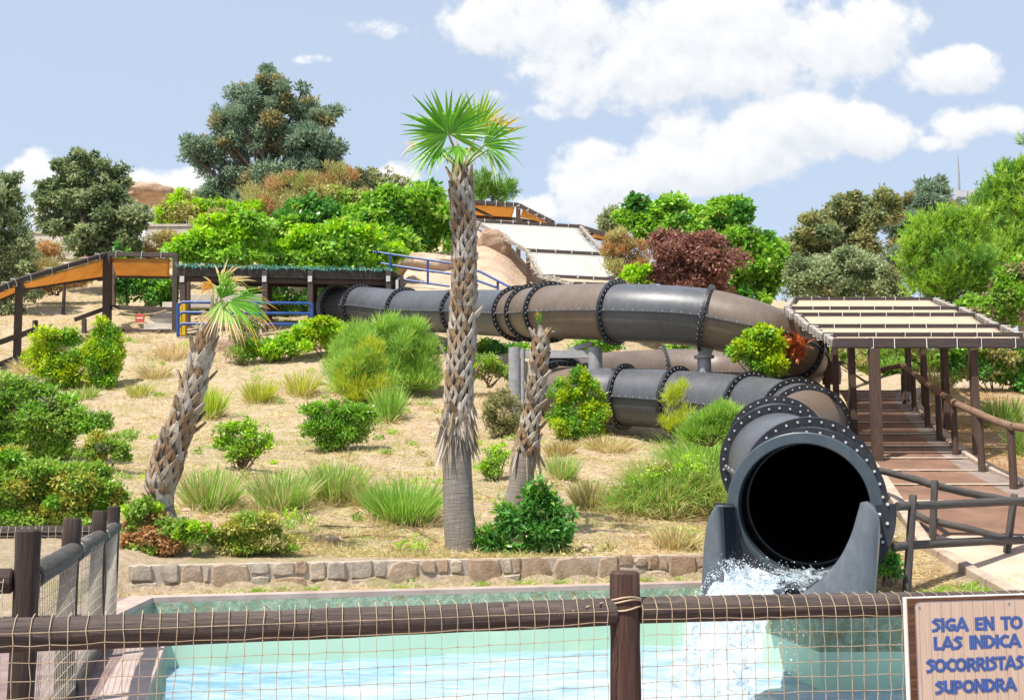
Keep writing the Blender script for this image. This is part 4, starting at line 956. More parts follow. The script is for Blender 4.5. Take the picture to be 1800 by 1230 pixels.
def left_canopies():
    root = thing('shade_canopy', 'tan shade cloth strips on dark posts climbing beside the stairs on the left', 'shade canopy', W(188, 565, 43))
    fr = [W(-60, 532, 35), W(35, 492, 37), W(187, 447, 42.5), W(309, 449, 41.5)]; bk = [W(-60, 553, 36.5), W(42, 508, 38.6), W(196, 486, 44), W(306, 488, 43)]
    # the cloth hangs from the front beam back and down to a lower rear beam
    for i in range(3):
        mb = MB(); mb.beam(fr[i], fr[i + 1], .16, .16); mb.build('beam', M['beam'], root, smooth=False, bevel=.01)
        mb = MB(); mb.beam(bk[i], bk[i + 1], .1, .1); mb.build('rear_beam', M['beam'], root, smooth=False)
        d = (fr[i + 1] - fr[i]); e = .035 if i < 2 else .08
        cloth('canopy_cloth', fr[i] + d * e - (0, 0, .14), fr[i + 1] - d * e - (0, 0, .14), bk[i + 1] - (bk[i + 1] - bk[i]) * e + (0, 0, .02), bk[i] + (bk[i + 1] - bk[i]) * e + (0, 0, .02), .06, M['cloth_orange'], root)
        lash(root, fr[i], fr[i + 1], 5 if i < 2 else 3, .1, 0)
    for px, py, d, w in ((30, 640, 37, .2), (189, 566, 42.5, .28), (308, 592, 41.5, .19)):
        b = W(px, py, d); t = W({30: 34, 189: 189, 308: 309}[px], {30: 496, 189: 450, 308: 446}[px], d); mb = MB(); mb.beam(b - (0, 0, .6), t, w, w); mb.build('post', M['beam'], root, smooth=False, bevel=.015)
    mb = MB(); mb.beam(W(199, 540, 44), W(199, 452, 44.5), .16, .16); mb.build('post', M['post'], root, smooth=False)
    # railing under the canopy
    root = thing('railing', 'dark timber railing below the tan shade cloth beside the stairs', 'railing', W(250, 590, 42))
    for a, b in (((193, 540, 42.6), (304, 544, 41.6)), ((203, 582, 42.6), (306, 583, 41.6)), ((131, 562, 42), (186, 542, 42.6)), ((-10, 605, 36), (32, 590, 37)), ((34, 590, 37), (64, 578, 39)), ((-10, 645, 36), (25, 630, 37)), ((28, 628, 37), (70, 612, 39))):
        mb = MB(); mb.beam(W(*a), W(*b), .12, .16); mb.build('rail', M['beam'], root, smooth=False, bevel=.01)
    for a, b in (((62, 600, 39), (62, 563, 39)), ((148, 596, 42), (148, 560, 42))):
        mb = MB(); mb.beam(W(*a), W(*b), .14, .14); mb.build('baluster', M['beam'], root, smooth=False)
    # stairs
    root = thing('stairs', 'pale concrete stairs rising behind the dark timber railing', 'stairs', W(270, 590, 42))
    for k in range(7):
        x0, y0 = 236 + k * 8.2, 592 - k * 9.5; d = 41.7 + k * .45; a = W(x0, y0, d); b = W(306, y0, d); mb = MB()
        mb.box(((a[0] + b[0]) / 2, d + .6, a[2] - .35), (b[0] - a[0], 1.2, .9)); mb.build('step', M['pale_concrete'], root, smooth=False, bevel=.015)
    a, b = W(220, 592, 41), W(336, 596, 41); mb = MB(); mb.box(((a[0] + b[0]) / 2, 41.2, a[2] - .75), (b[0] - a[0], .8, 1.5))
    tag(mb.build('retaining_wall', M['concrete'], origin=(a[0], 41, a[2] - 1.5), smooth=False, bevel=.03), 'grey concrete retaining wall below the stairs, partly covered in creeper', 'wall')
    # sign on a rope across the stairs
    root = thing('warning_sign', 'small red sign with a white bar hanging from a rope across the stairs', 'sign', W(246, 559, 41.3))
    c = W(246, 559, 41.3); mb = MB(); mb.box(c, (.34, .03, .3)); mb.build('plate', mat_noise('red_paint', [(.3, (.42, .05, .035)), (.7, (.58, .09, .06))], 6, .5, 0), root, smooth=False, bevel=.01)
    mb = MB(); mb.box(c + (0, -.018, .0), (.22, .01, .045)); mb.build('white_bar', M['rope'], root, smooth=False)
    mb = MB(); mb.tube([W(198, 541, 41.9), W(222, 551, 41.6), W(245, 553.5, 41.4), W(272, 551, 41.5), W(303, 542, 41.7)], .022, 6); mb.build('rope', M['net'], root)
    # low bollard lamp and a metal stake
    root = thing('bollard_lamp', 'thin dark garden bollard light standing on the dry bank under the canopy', 'lamp', hit(111, 553))
    g = hit(111, 553); h = 62 / 2000 * g[1]; mb = MB(); mb.tube([g - (0, 0, .2), g + (0, 0, h)], .07, 10); mb.build('pole', M['beam'], root)
    mb = MB(); mb.tube([g + (0, 0, h), g + (0, 0, h + .12)], .1, 10); mb.build('lamp_head', M['rope'], root)
    g = hit(118, 680); mb = MB(); mb.tube([g - (0, 0, .2), g + (0, 0, 52 / 2000 * g[1])], .035, 8); tag(mb.build('metal_stake', M['steel'], origin=g), 'thin grey metal stake in front of the twin yellow green bushes', 'stake')
left_canopies()

def netted_pergola():
    root = thing('pergola', 'long low timber pergola with green netting roof left of the slide entrance', 'pergola', W(322, 590, 41))
    fa, fb = W(312, 470, 41), W(690, 478, 43.5); depth = np.array((.15, 3.0, .25))
    mb = MB(); mb.beam(fa - (0, 0, .16), fb - (0, 0, .16), .12, .34); mb.build('fascia', M['fascia'], root, smooth=False, bevel=.01)
    mb = MB(); mb.beam(fa - (0, 0, .42) + (0, .12, 0), fb - (0, 0, .42) + (0, .12, 0), .14, .16); mb.build('beam', M['post'], root, smooth=False)
    mb = MB(); mb.beam(fa + depth - (0, 0, .2), fb + depth - (0, 0, .2), .14, .4); mb.build('rear_beam', M['beam'], root, smooth=False)
    for k in range(13):
        q = fa + (fb - fa) * (k + .3) / 13; mb = MB(); mb.beam(q + (0, .1, -.2), q + depth - (0, .1, .2), .09, .16); mb.build('joist', M['post'], root, smooth=False)
    roof = mat_noise('green_netting', [(.3, (.02, .05, .035)), (.6, (.06, .16, .11)), (.8, (.12, .26, .19))], 25, .9, .6, 60)
    n = 90; pts = []
    for j in range(5):
        for i in range(n + 1):
            q = fa + (fb - fa) * i / n + depth * (j - .12) / 4 + np.array((0, 0, .05 + .04 * random.random())); pts.append(q)
    mb = MB(); mb.grid(pts, n + 1, 5); o = mb.build('netting', roof, root); s = o.modifiers.new('t', 'SOLIDIFY'); s.thickness = .03
    # torn fringe along the front edge
    k = 900; t = RNG.random(k); P = fa[None] + (fb - fa)[None] * t[:, None] + np.stack([np.zeros(k), -.08 - RNG.random(k) * .04, .03 + RNG.random(k) * .08], -1)
    D = np.stack([RNG.normal(0, .6, k), -np.abs(RNG.normal(.3, .3, k)), RNG.normal(-.3, .8, k)], -1); D /= np.linalg.norm(D, axis=1, keepdims=True)
    leaf_mesh('netting_fringe', P, D, RNG.normal(0, 1, (k, 3)), RNG.uniform(.06, .16, k), RNG.uniform(.015, .035, k), mat_leaf('teal_fringe', [(.03, .12, .10), (.10, .30, .26), (.3, .5, .45)], .2), root)
    for px, d, w in ((322, 41.1, .2), (466, 41.9, .2), (546, 42.4, .19), (683, 43.3, .19)):
        t = W(px, 476, d); g = W(px, 592, d); mb = MB(); mb.beam(g, t, w, w); mb.build('post', M['beam'], root, smooth=False, bevel=.015)
        mb = MB(); mb.box(t - (0, w * .5 + .01, .33), (w * .8, .04, .22)); mb.build('bracket', M['steel_pale'], root, smooth=False)
        mb = MB(); q = W(px + 8, 480, d + 3); mb.beam(W(px + 8, 590, d + 3), q, w * .9, w * .9); mb.build('post', M['post'], root, smooth=False)
    # entrance platform behind the railing
    a, b = W(330, 516, 45), W(470, 540, 45); mb = MB(); mb.box(((a[0] + b[0]) / 2, 45.3, (a[2] + b[2]) / 2), (b[0] - a[0], .4, a[2] - b[2])); tag(mb.build('wall', M['pale_concrete'], origin=(a[0], 45, b[2]), smooth=False, bevel=.02), 'pale low wall behind the blue railing under the netted pergola', 'wall')
    root = thing('railing', 'blue tubular railing with three bars in front of the netted pergola', 'railing', W(316, 590, 40.6))
    for y0, y1 in ((531, 533), (549, 551), (569, 570)):
        a, b = W(315, y0, 40.4), W(548, y1, 41.6); mb = MB(); mb.tube([a - (0, 0, .1), a + (.1, 0, 0), b - (.1, 0, 0), b - (0, 0, .1)], .055, 10); mb.build('rail', M['blue'], root)
    for px, d in ((313, 40.4), (376, 40.8), (452, 41.2), (549, 41.6)):
        mb = MB(); mb.tube([W(px, 592, d), W(px, 533, d)], .06, 10); mb.build('post', M['blue'], root)
    root = thing('railing', 'blue tubular railing climbing over the rock behind the slide', 'railing', W(700, 500, 46))
    l1 = [(600, 436, 47), (626, 438, 46.8), (700, 449, 46.5), (790, 462, 46), (845, 478, 45), (895, 504, 44)]; l2 = [(660, 461, 46.7), (700, 468, 46.5), (790, 481, 46), (830, 490, 45.3), (872, 505, 44.6)]; l3 = [(690, 489, 46.5), (755, 498, 46.2), (790, 503, 46)]
    for l in (l1, l2, l3): mb = MB(); mb.tube([W(*q) for q in l], .05, 8); mb.build('rail', M['blue'], root)
    for px, yt, yb, d in ((686, 446, 505, 46.5), (752, 457, 500, 46.2), (875, 494, 512, 44.5), (636, 440, 480, 46.8)): mb = MB(); mb.tube([W(px, yb, d), W(px, yt, d)], .05, 8); mb.build('post', M['blue'], root)
    mb = MB(); a, b = W(321, 590, 40.9), W(321, 531, 40.9); mb.beam(a, b, .27, .27); mb.beam((a[0] - .03, 40.75, a[2]), (a[0] - .03, 40.75, b[2] - .1), .03, .02)
    tag(mb.build('yellow_post', M['yellow'], origin=a, smooth=False, bevel=.02), 'bright yellow timber post behind the end of the blue railing', 'post')
    root = thing('slide_sign_post', 'short dark post with a drooping green net rag beside the slide', 'post', W(706, 505, 43.6))
    mb = MB(); mb.beam(W(706, 512, 43.6), W(706, 483, 43.6), .14, .14); mb.build('post', M['beam'], root, smooth=False)
    mb = MB(); mb.beam(W(698, 512, 43.4), W(698, 492, 43.4), .1, .1); mb.build('side_post', M['steel_pale'], root, smooth=False)
M['fascia'] = mat_wood('dark_fascia', (.02, .017, .014), (.045, .035, .028), (.09, .07, .055))
M['steel_pale'] = mat_noise('pale_steel', [(.3, (.4, .4, .4)), (.7, (.6, .6, .6))], 6, .5, 0)

def rocks():
    def rock(label, px, py, d, rx, rz, ry=None, mat='rock_pale', seed=0, name='boulder', cat='rock', flat=.0):
        c = W(px, py, d); s = d / 2000; a, b, dd = rx * s, rz * s, (ry or rx) * s; mb = MB(); nu, nv = 36, 20; pts = []
        for j in range(nv + 1):
            th = -math.pi / 2 + math.pi * j / nv
            for i in range(nu):
                ph = 6.283185 * i / nu; v = np.array((math.cos(th) * math.cos(ph), math.cos(th) * math.sin(ph), math.sin(th)))
                k = 1 + .22 * mnoise.fractal(Vector(v * 1.3) + Vector((seed * 7, 0, 0)), 1, 2, 5); k *= 1 - .1 * abs(mnoise.fractal(Vector(v * 4) + Vector((seed, 3, 0)), .8, 2, 4)); v = np.sign(v) * np.abs(v) ** .7
                pts.append(c + v * np.array((a, dd, b)) * k)
        mb.grid(pts, nu, nv + 1, 0, True); o = mb.build(name, M[mat], origin=c - (0, 0, b), smooth=True, angle=35); tag(o, label, cat)
    rock('pale pink boulder behind the top of the leaning palm trunk', 400, 618, 39, 26, 28, mat='rock_pale', seed=1)
    rock('small tan boulder among the ivy near the slide entrance', 556, 611, 39, 16, 14, mat='rock_pale', seed=2)
    rock('smooth brown boulder under the left edge of the white shade cloth', 868, 430, 55, 30, 24, mat='rock', seed=3)
    rock('broad flat topped sandstone outcrop behind the blue railing', 752, 470, 51, 62, 22, 50, mat='rock_pale', seed=4)
    rock('distant brown rock crest on the skyline left of the big conifer', 264, 342, 80, 52, 17, mat='rock', seed=5)
    nu, nv = 70, 60; V = []
    for q in range(nv + 1):
        for p in range(nu + 1):
            a, b = p / nu, q / nv; Y = 43.5 + 17 * b; X = Y * (-.118 + .172 * a); e = min(a, 1 - a, b, 1 - b) * 7; e = min(1, e) ; m_ = mnoise.fractal(Vector((X * .3, Y * .3, 1)), 1, 2, 6); st = mnoise.fractal(Vector((X * .08, Y * .5 + X * .2, 4)), 1, 2, 3)
            V.append((X, Y, float(H(X, Y, False)) - .6 + e * (1.15 + (Y - 43.5) * .125 * (1 - sstep(.55, .85, a)) - .5 * sstep(.6, .9, a)) + .26 * m_ + .3 * abs(st)))
    V = np.array(V); a_, b_ = np.meshgrid(np.arange(nu), np.arange(nv)); q = (b_ * (nu + 1) + a_).ravel(); F = np.stack([q, q + 1, q + nu + 2, q + nu + 1], -1)
    o = mesh_np('rock_slope', V, F, M['rock_pale'], origin=(0, 50, 8), smooth=True); tag(o, 'long bare sandstone slope running down from the hill canopy to the slide', 'rock')
    # pale parapet walls on the skyline to the left
    for lab, x0, x1, y0, y1, d in (('cream parapet wall half hidden by the far left tree', 30, 152, 412, 432, 58), ('cream parapet wall between the oak and the ivy bank', 258, 380, 400, 424, 58)):
        a, b = W(x0, y0, d), W(x1, y1, d); mb = MB(); mb.box(((a[0] + b[0]) / 2, d, (a[2] + b[2]) / 2 - .4), (b[0] - a[0], .5, a[2] - b[2] + .8)); mb.box(((a[0] + b[0]) / 2, d, a[2] + .06), (b[0] - a[0] + .1, .62, .12))
        tag(mb.build('parapet_wall', M['pale_concrete'], origin=(a[0], d, b[2]), smooth=False), lab, 'wall')
    # bin and table top beyond the pergola
    root = thing('barrel', 'dull purple barrel standing behind the pergola posts', 'barrel', W(1462, 672, 31)); mb = MB(); b = W(1462, 672, 31)
    mb.tube([b - (0, 0, .05), b + (0, 0, .2), b + (0, 0, .5)], [.24, .27, .24], 20); mb.build('body', mat_noise('purple_plastic', [(.3, (.12, .05, .06)), (.7, (.2, .09, .1))], 5, .5, .1), root)
    mb = MB(); mb.tube([b + (0, 0, .5), b + (0, 0, .56)], .36, 20); mb.build('lid', M['beam'], root)
    # mast and floodlight far right
    root = thing('radio_mast', 'thin grey mast rising above the blue cedar on the right', 'mast', W(1685, 420, 66)); mb = MB(); mb.tube([W(1686, 430, 66), W(1686, 320, 66), W(1684, 274, 66)], [.1, .06, .02], 6); mb.build('pole', M['steel'], root)
    root = thing('floodlight_pole', 'grey pole with a row of floodlights behind the pines', 'floodlight', W(1706, 430, 64)); mb = MB(); mb.tube([W(1704, 440, 64), W(1704, 336, 64)], .14, 8); mb.build('pole', M['steel'], root)
    mb = MB(); mb.beam(W(1684, 350, 64), W(1722, 348, 64), .12, .12); mb.build('bracket', M['steel'], root, smooth=False)
    for x in (1690, 1712): mb = MB(); c = W(x, 340, 63.8); mb.prism([c + (-.28, 0, -.16), c + (.3, 0, -.2), c + (.32, 0, .17), c + (-.26, 0, .2)], (0, .3, .05)); mb.build('lamp', M['steel_pale'], root, smooth=False)
rocks()

# ------------------------------------------------------------------ foliage
def unit(v): return v / (np.linalg.norm(v, axis=-1, keepdims=True) + 1e-9)
def leaf_geo(P, D, Nn, L, Wd, fold=.25, curl=0.0):
    D = unit(D); Sd = unit(np.cross(D, Nn)); Nn = np.cross(Sd, D); L = np.broadcast_to(L, (len(P),))[:, None]; Wd = np.broadcast_to(Wd, (len(P),))[:, None]
    m = P + D * L * .45 + Nn * Wd * fold * .5; tip = P + D * L - np.array((0, 0, 1.)) * curl * L
    V = np.stack([P, m + Sd * Wd / 2, tip, m - Sd * Wd / 2], 1).reshape(-1, 3); F = np.arange(len(P) * 4).reshape(-1, 4)
    return V, F
def leaf_mesh(name, P, D, Nn, L, Wd, mat, parent=None, origin=None, fold=.25, curl=0.0, rnd=None):
    V, F = leaf_geo(P, D, Nn, L, Wd, fold, curl); return mesh_np(name, V, F, mat, RNG.random(len(P)) if rnd is None else rnd, parent, origin)
def blade_geo(P, D, L, Wd, droop):
    """narrow curved blades: 3 quads each"""
    n = len(P); D = unit(D); ref = RNG.normal(0, 1, (n, 3)); Sd = unit(np.cross(D, ref)); L = np.broadcast_to(L, (n,))[:, None]; Wd = np.broadcast_to(Wd, (n,))[:, None]; droop = np.broadcast_to(droop, (n,))[:, None]
    hz = D * np.array((1, 1, 0)); st = []
    for t, w in ((0, .8), (.4, 1), (.75, .7), (1, .08)):
        c = P + D * L * t + (hz * .6 - np.array((0, 0, 1.))) * L * droop * t * t; st += [c - Sd * Wd * w / 2, c + Sd * Wd * w / 2]
    V = np.stack(st, 1).reshape(-1, 3); q = np.array([(0, 1, 3, 2), (2, 3, 5, 4), (4, 5, 7, 6)]); F = (np.arange(n)[:, None, None] * 8 + q[None]).reshape(-1, 4)
    return V, F
def blade_mesh(name, P, D, L, Wd, droop, mat, parent=None, origin=None):
    V, F = blade_geo(P, D, L, Wd, droop); return mesh_np(name, V, F, mat, np.repeat(RNG.random(len(P)), 3), parent, origin)

G = {}
def gm(k, *a, **kw): G[k] = mat_leaf(k, *a, **kw)
gm('oak', [(0.05, 0.075, 0.035), (0.12, 0.16, 0.075), (0.24, 0.27, 0.14)], 0.38)
gm('oak_brown', [(0.1, 0.11, 0.04), (0.2, 0.21, 0.085), (0.34, 0.33, 0.16)], 0.36)
gm('olive', [(0.108, 0.144, 0.072), (0.216, 0.252, 0.132), (0.348, 0.372, 0.216)], 0.34)
gm('cedar', [(.06, .10, .066), (.135, .19, .13), (.25, .31, .21)], 0.38)
gm('cedar_brown', [(0.1, 0.1, 0.045), (0.2, 0.18, 0.08), (0.31, 0.27, 0.14)], 0.35)
gm('bright', [(0.06, 0.15, 0.015), (0.155, 0.31, 0.035), (0.34, 0.48, 0.1)], .35, patch=1)
gm('lime', [(.10, .22, .01), (.22, .40, .02), (.40, .52, .06)], .35)
gm('yellow_green', [(.09, .17, .008), (.25, .36, .015), (.46, .50, .03)], .35)
gm('deep', [(0.025, 0.085, 0.018), (0.065, 0.19, 0.035), (0.16, 0.32, 0.08)], 0.34, .3, .5)
gm('shrub', [(0.04, 0.11, 0.014), (0.11, 0.25, 0.026), (0.27, 0.43, 0.06)], 0.38, .3, .5)
gm('hedge', [(0.062, 0.125, 0.022), (0.163, 0.275, 0.044), (0.325, 0.413, 0.094)], 0.38, .35, .45)
gm('autumn', [(0.156, 0.117, 0.026), (0.286, 0.286, 0.052), (0.416, 0.442, 0.104)], .3)
gm('rusty', [(0.200, 0.100, 0.037), (0.325, 0.200, 0.088), (0.450, 0.325, 0.163)], .3)
gm('dead_red', [(.25, .07, .02), (.42, .14, .05), (.5, .22, .10)], .3)
gm('plum', [(0.1, 0.045, 0.035), (0.2, 0.1, 0.075), (0.31, 0.18, 0.14)], 0.36)
gm('pine', [(0.08, 0.16, 0.015), (0.19, 0.33, 0.035), (0.38, 0.5, 0.09)], .3)
gm('pine_dark', [(0.039, 0.104, 0.019), (0.104, 0.221, 0.039), (0.234, 0.364, 0.078)], 0.38)
gm('feather', [(.09, .18, .03), (.20, .34, .06), (.36, .48, .12)], .35)
gm('feather_yellow', [(.16, .20, .02), (.32, .38, .04), (.48, .50, .10)], .35)
gm('grass', [(.08, .17, .025), (.17, .31, .055), (.36, .45, .13)], .35)
gm('straw', [(.30, .20, .10), (.50, .37, .20), (.68, .54, .32)], .25, .7, .2)
gm('drygreen', [(.16, .15, .05), (.28, .27, .10), (.45, .41, .19)], .3)
gm('lawn', [(.09, .2, .015), (.18, .34, .02), (.3, .45, .05)], .3)
gm('silver', [(.14, .13, .06), (.24, .21, .11), (.35, .31, .18)], .2)
gm('palm', [(.035, .13, .012), (.085, .23, .022), (.20, .36, .05)], .3, .35, .5)
gm('palm_lime', [(.10, .18, .015), (.20, .30, .035), (.34, .42, .10)], .35, .35, .4)
gm('palm_pale', [(.14, .25, .05), (.27, .38, .11), (.5, .52, .25)], .3)
gm('palm_dry', [(.28, .18, .08), (.5, .36, .18), (.72, .6, .4)], .25)
gm('palm_orange', [(.35, .13, .02), (.55, .26, .05), (.6, .40, .12)], .3)

def clumps_from_blobs(blobs, d, rng, sub=9, depth=.8, rk=.42):
    """(px,py,rx,ry) lobes at depth d -> many small clumps spread over and inside each lobe"""
    C_, R_ = [], []
    for bx, by, rx, ry, *z in blobs:
        dd = d + (z[0] if z else 0); c = W(bx, by, dd); s = dd / 2000; a, b = rx * s, ry * s; dy = (a + b) / 2 * depth
        k = max(3, int(sub * 1.7)); a *= 1.06; b *= 1.06
        for q in range(k):
            v = rng.normal(0, 1, 3); v /= np.linalg.norm(v); f = rng.uniform(.35, 1.12) if q else 0
            C_.append(c + v * f * np.array((a, dy, b))); r = rng.uniform(.45, 1.25) * rk * .82; r2 = r * rng.uniform(.75, 1.2); R_.append((a * r2, dy * r, b * r))
    return np.array(C_), np.array(R_)
def scatter(C_, R_, n, rng, shell=.25):
    w = (R_[:, 0] * R_[:, 2]) ** .9; w = w / w.sum(); idx = rng.choice(len(C_), n, p=w); v = unit(rng.normal(0, 1, (n, 3))); f = shell + (1 - shell) * rng.random((n, 1)) ** .6
    f = f * (1 + .45 * rng.random((n, 1)) ** 3); return C_[idx] + v * f * R_[idx] + rng.normal(0, .26, (n, 3)) * R_[idx], v, idx
def plant(name, label, cat, d, blobs, base, mats, leaf, n, style='broad', group=None, sub=9, depth=.8, rk=.42, trunk=.0, limbs=6, seed=0, bark='stem', mix=None, zoff=0, part=None):
    """base = (px,py) of the foot; mats = one material or [(mat, share)]"""
    rng = np.random.default_rng(seed + int(blobs[0][0] * 13 + blobs[0][1])); b = W(base[0], base[1], d); b = np.array((b[0], b[1], b[2]))
    root = thing(name, label, cat, b, group); C_, R_ = clumps_from_blobs(blobs, d, rng, sub, depth, rk); mats = [(mats, 1)] if isinstance(mats, str) else mats
    L, Wd = leaf; first = True
    # one leaf mesh; where a plant has two leaf colours, whole clumps take one or the other
    P, v, idx = scatter(C_, R_, n, rng); up = np.array((0, 0, 1.))
    if style == 'broad': D = unit(v * .6 + rng.normal(0, .55, P.shape) + up * .05); Nn = unit(v * .5 + up * .6 + rng.normal(0, .5, P.shape)); Ls = L * rng.uniform(.65, 1.25, n); Ws = Wd * rng.uniform(.7, 1.2, n)
    elif style == 'pine':
        kk = 24; ns = n // kk; P, v, idx = scatter(C_, R_, ns, rng); ax = unit(v * .5 + up * .8 + rng.normal(0, .15, P.shape)); t = rng.random((ns, kk, 1)); P = (P[:, None] + ax[:, None] * t * L * 1.5).reshape(-1, 3)
        D = unit(np.repeat(ax, kk, 0) * .8 + rng.normal(0, .38, P.shape)); idx = np.repeat(idx, kk); n = len(P); Nn = rng.normal(0, 1, P.shape); Ls = L * rng.uniform(.5, .9, n); Ws = Wd * rng.uniform(.8, 1.3, n)
    elif style == 'needle': D = unit(v * .55 + up * .75 + rng.normal(0, .28, P.shape)); Nn = rng.normal(0, 1, P.shape); Ls = L * rng.uniform(.6, 1.2, n); Ws = Wd * rng.uniform(.7, 1.2, n)
    elif style == 'spray': D = unit(v * .8 + rng.normal(0, .4, P.shape) + up * .15); Nn = unit(rng.normal(0, 1, P.shape) + up); Ls = L * rng.uniform(.5, 1.3, n); Ws = Wd * rng.uniform(.6, 1.3, n)
    if style == 'broad':
        ns = 7 * len(blobs); ci = rng.choice(len(C_), ns); sv = unit(rng.normal(0, 1, (ns, 3)) + np.array((0, 0, .5))); k = 13; t = rng.random((ns, k, 1)); ln = (R_[ci].mean(1) * rng.uniform(.3, .95, ns))[:, None, None]
        sd = unit(sv * .6 + up * .7 + rng.normal(0, .25, (ns, 3))); Q = C_[ci][:, None] + (sv * R_[ci])[:, None] * .95 + sd[:, None] * ln * t; Q = Q.reshape(-1, 3); m2 = len(Q)
        P = np.concatenate([P, Q]); D = np.concatenate([D, unit(np.repeat(sd, k, 0) * .6 + rng.normal(0, .6, (m2, 3)))]); Nn = np.concatenate([Nn, unit(up + rng.normal(0, .6, (m2, 3)))]); idx = np.concatenate([idx, np.repeat(ci, k)])
        Ls = np.concatenate([Ls, L * rng.uniform(.5, 1., m2)]); Ws = np.concatenate([Ws, Wd * rng.uniform(.5, 1., m2)]); n = len(P)
    cs = rng.uniform(.72, 1.3, len(C_))[idx]; Ls = Ls * cs; Ws = Ws * cs
    cm = np.searchsorted(np.cumsum([s for _, s in mats]) / sum(s for _, s in mats), rng.random(len(C_))); cm = np.clip(cm, 0, len(mats) - 1)
    V, F = leaf_geo(P, D, Nn, Ls, Ws)
    o = mesh_np(part or ('crown' if trunk else 'foliage'), V, F, [G[m] for m, _ in mats], rng.random(n), root)
    if len(mats) > 1: o.data.polygons.foreach_set('material_index', cm[idx].astype(np.int32))
    mb = MB(); s = d / 2000
    rt = trunk if trunk else .018 * max(1, d / 25); tgt = list(rng.choice(len(C_), min(limbs, len(C_)), replace=False))
    if trunk:
        top = C_.mean(0); top = b * .42 + top * .58; k = b * .55 + top * .45 + np.array((rng.normal(0, trunk), 0, 0)); mb.tube([b - (0, 0, .3), k, top], [trunk, trunk * .75, trunk * .4], 9)
        for t in tgt:
            f = rng.uniform(.25, .9); st = b * (1 - f) + top * f; md = (st + C_[t]) / 2 + rng.normal(0, .05, 3) * np.linalg.norm(C_[t] - st) + (0, 0, .08); mb.tube([st, md, C_[t]], [trunk * .45, trunk * .28, trunk * .1], 6)
        mb.build('trunk', M['bark'], root)
    else:
        for t in tgt:
            st = b + np.array((rng.normal(0, rt * 2), rng.normal(0, rt * 2), -.1)); md = st * .45 + C_[t] * .55 + rng.normal(0, .03, 3); mb.tube([st, md, C_[t] * .9 + (C_[t] + (C_[t] - b) * .1) * .1], [rt, rt * .7, rt * .3], 6)
        mb.build('stems', M[bark], root)
    return root

# ------------------------------------------------------------------ palms
M['boot'] = [mat_noise('palm_boot_%d' % i, [(.3, tuple(q * .62 for q in c)), (.7, c)], 9, .9, .5, 40) for i, c in enumerate([(.42, .34, .26), (.37, .26, .16), (.52, .45, .37), (.30, .185, .10)])]
def mat_palm_trunk():
    m, nt, b = newmat('palm_trunk'); vec = coords(nt, 'UV', (1, 1, 1)); mp = nt.nodes.new('ShaderNodeMapping'); mp.inputs['Scale'].default_value = (26, 2.5, 1); nt.links.new(vec, mp.inputs[0])
    mp2 = nt.nodes.new('ShaderNodeMapping'); mp2.inputs['Scale'].default_value = (3, 34, 1); nt.links.new(vec, mp2.inputs[0])
    n1 = noise_node(nt, 1.5, 6, .65, mp.outputs[0], .3); n2 = noise_node(nt, 1.3, 6, .7, mp2.outputs[0], .5); mx = nt.nodes.new('ShaderNodeMath'); mx.operation = 'MULTIPLY_ADD'; mx.inputs[1].default_value = .5
    hf = nt.nodes.new('ShaderNodeMath'); hf.operation = 'MULTIPLY'; hf.inputs[1].default_value = .5; nt.links.new(n2.outputs[0], hf.inputs[0]); nt.links.new(n1.outputs[0], mx.inputs[0]); nt.links.new(hf.outputs[0], mx.inputs[2])
    r = ramp(nt, [(.3, (.10, .085, .07)), (.5, (.22, .19, .16)), (.7, (.34, .30, .26))]); nt.links.new(mx.outputs[0], r.inputs[0]); nt.links.new(r.outputs[0], b.inputs['Base Color']); b.inputs['Roughness'].default_value = .9
    bump(nt, b, mx.outputs[0], 1, .03); return m
M['palm_trunk'] = mat_palm_trunk()
def frond(root, hub, base, axis, normal, Rr, spread, n, mats, droop=.12, wmul=1.0, tips=None, seed=0, ragged=.2):
    rng = np.random.default_rng(seed + 77); axis = unit(np.asarray(axis, float)); normal = np.asarray(normal, float); side = unit(np.cross(axis, normal)); normal = np.cross(side, axis)
    ts = np.array([0, .15, .4, .6, .8, 1.0]); V, F, mi = [], [], []; da = 2 * spread / max(1, n - 1)
    for k in range(n):
        a = -spread + da * k + rng.normal(0, da * .12); d0 = math.cos(a) * axis + math.sin(a) * side + normal * rng.normal(.0, .05) + normal * .18 * abs(math.sin(a)); d0 = unit(d0); L = Rr * (1 - .18 * (abs(a) / spread) ** 2) * rng.uniform(1 - ragged, 1 + ragged * .4)
        s0 = unit(np.cross(normal, d0)); w4 = .4 * L * math.tan(min(da / 2, .2)) * 1.9 * wmul; dr = droop * rng.uniform(.4, 2.2) + (.45 if rng.random() < .1 else 0); b = len(V)
        for t in ts:
            w = w4 * (t / .4 if t < .4 else ((1 - t) / .6) ** .8 * .9 + .04); c = hub + d0 * L * t - np.array((0, 0, 1.)) * L * dr * t ** 2.4
            V += [c - s0 * w + normal * w * .35, c - normal * w * .35, c + s0 * w + normal * w * .35]
        for j in range(5):
            for q in (0, 1): F.append((b + j * 3 + q, b + j * 3 + q + 1, b + j * 3 + 4 + q, b + j * 3 + 3 + q)); mi.append(1 if (tips and j >= tips[2] and tips[0] <= k / n <= tips[1]) else 0)
    rn = np.repeat(rng.random(n), 10) * .8 + .1; o = mesh_np('frond', np.array(V), np.array(F), [G[m] for m in mats], rn, root); o.data.polygons.foreach_set('material_index', mi)
    mb = MB(); md = (np.asarray(base) + hub) / 2 + (0, 0, .03); mb.tube([base, md, hub, hub + axis * Rr * .08], [.026, .02, .016, .008], 6)
    mb.build('petiole', G_solid(mats[0]), o)
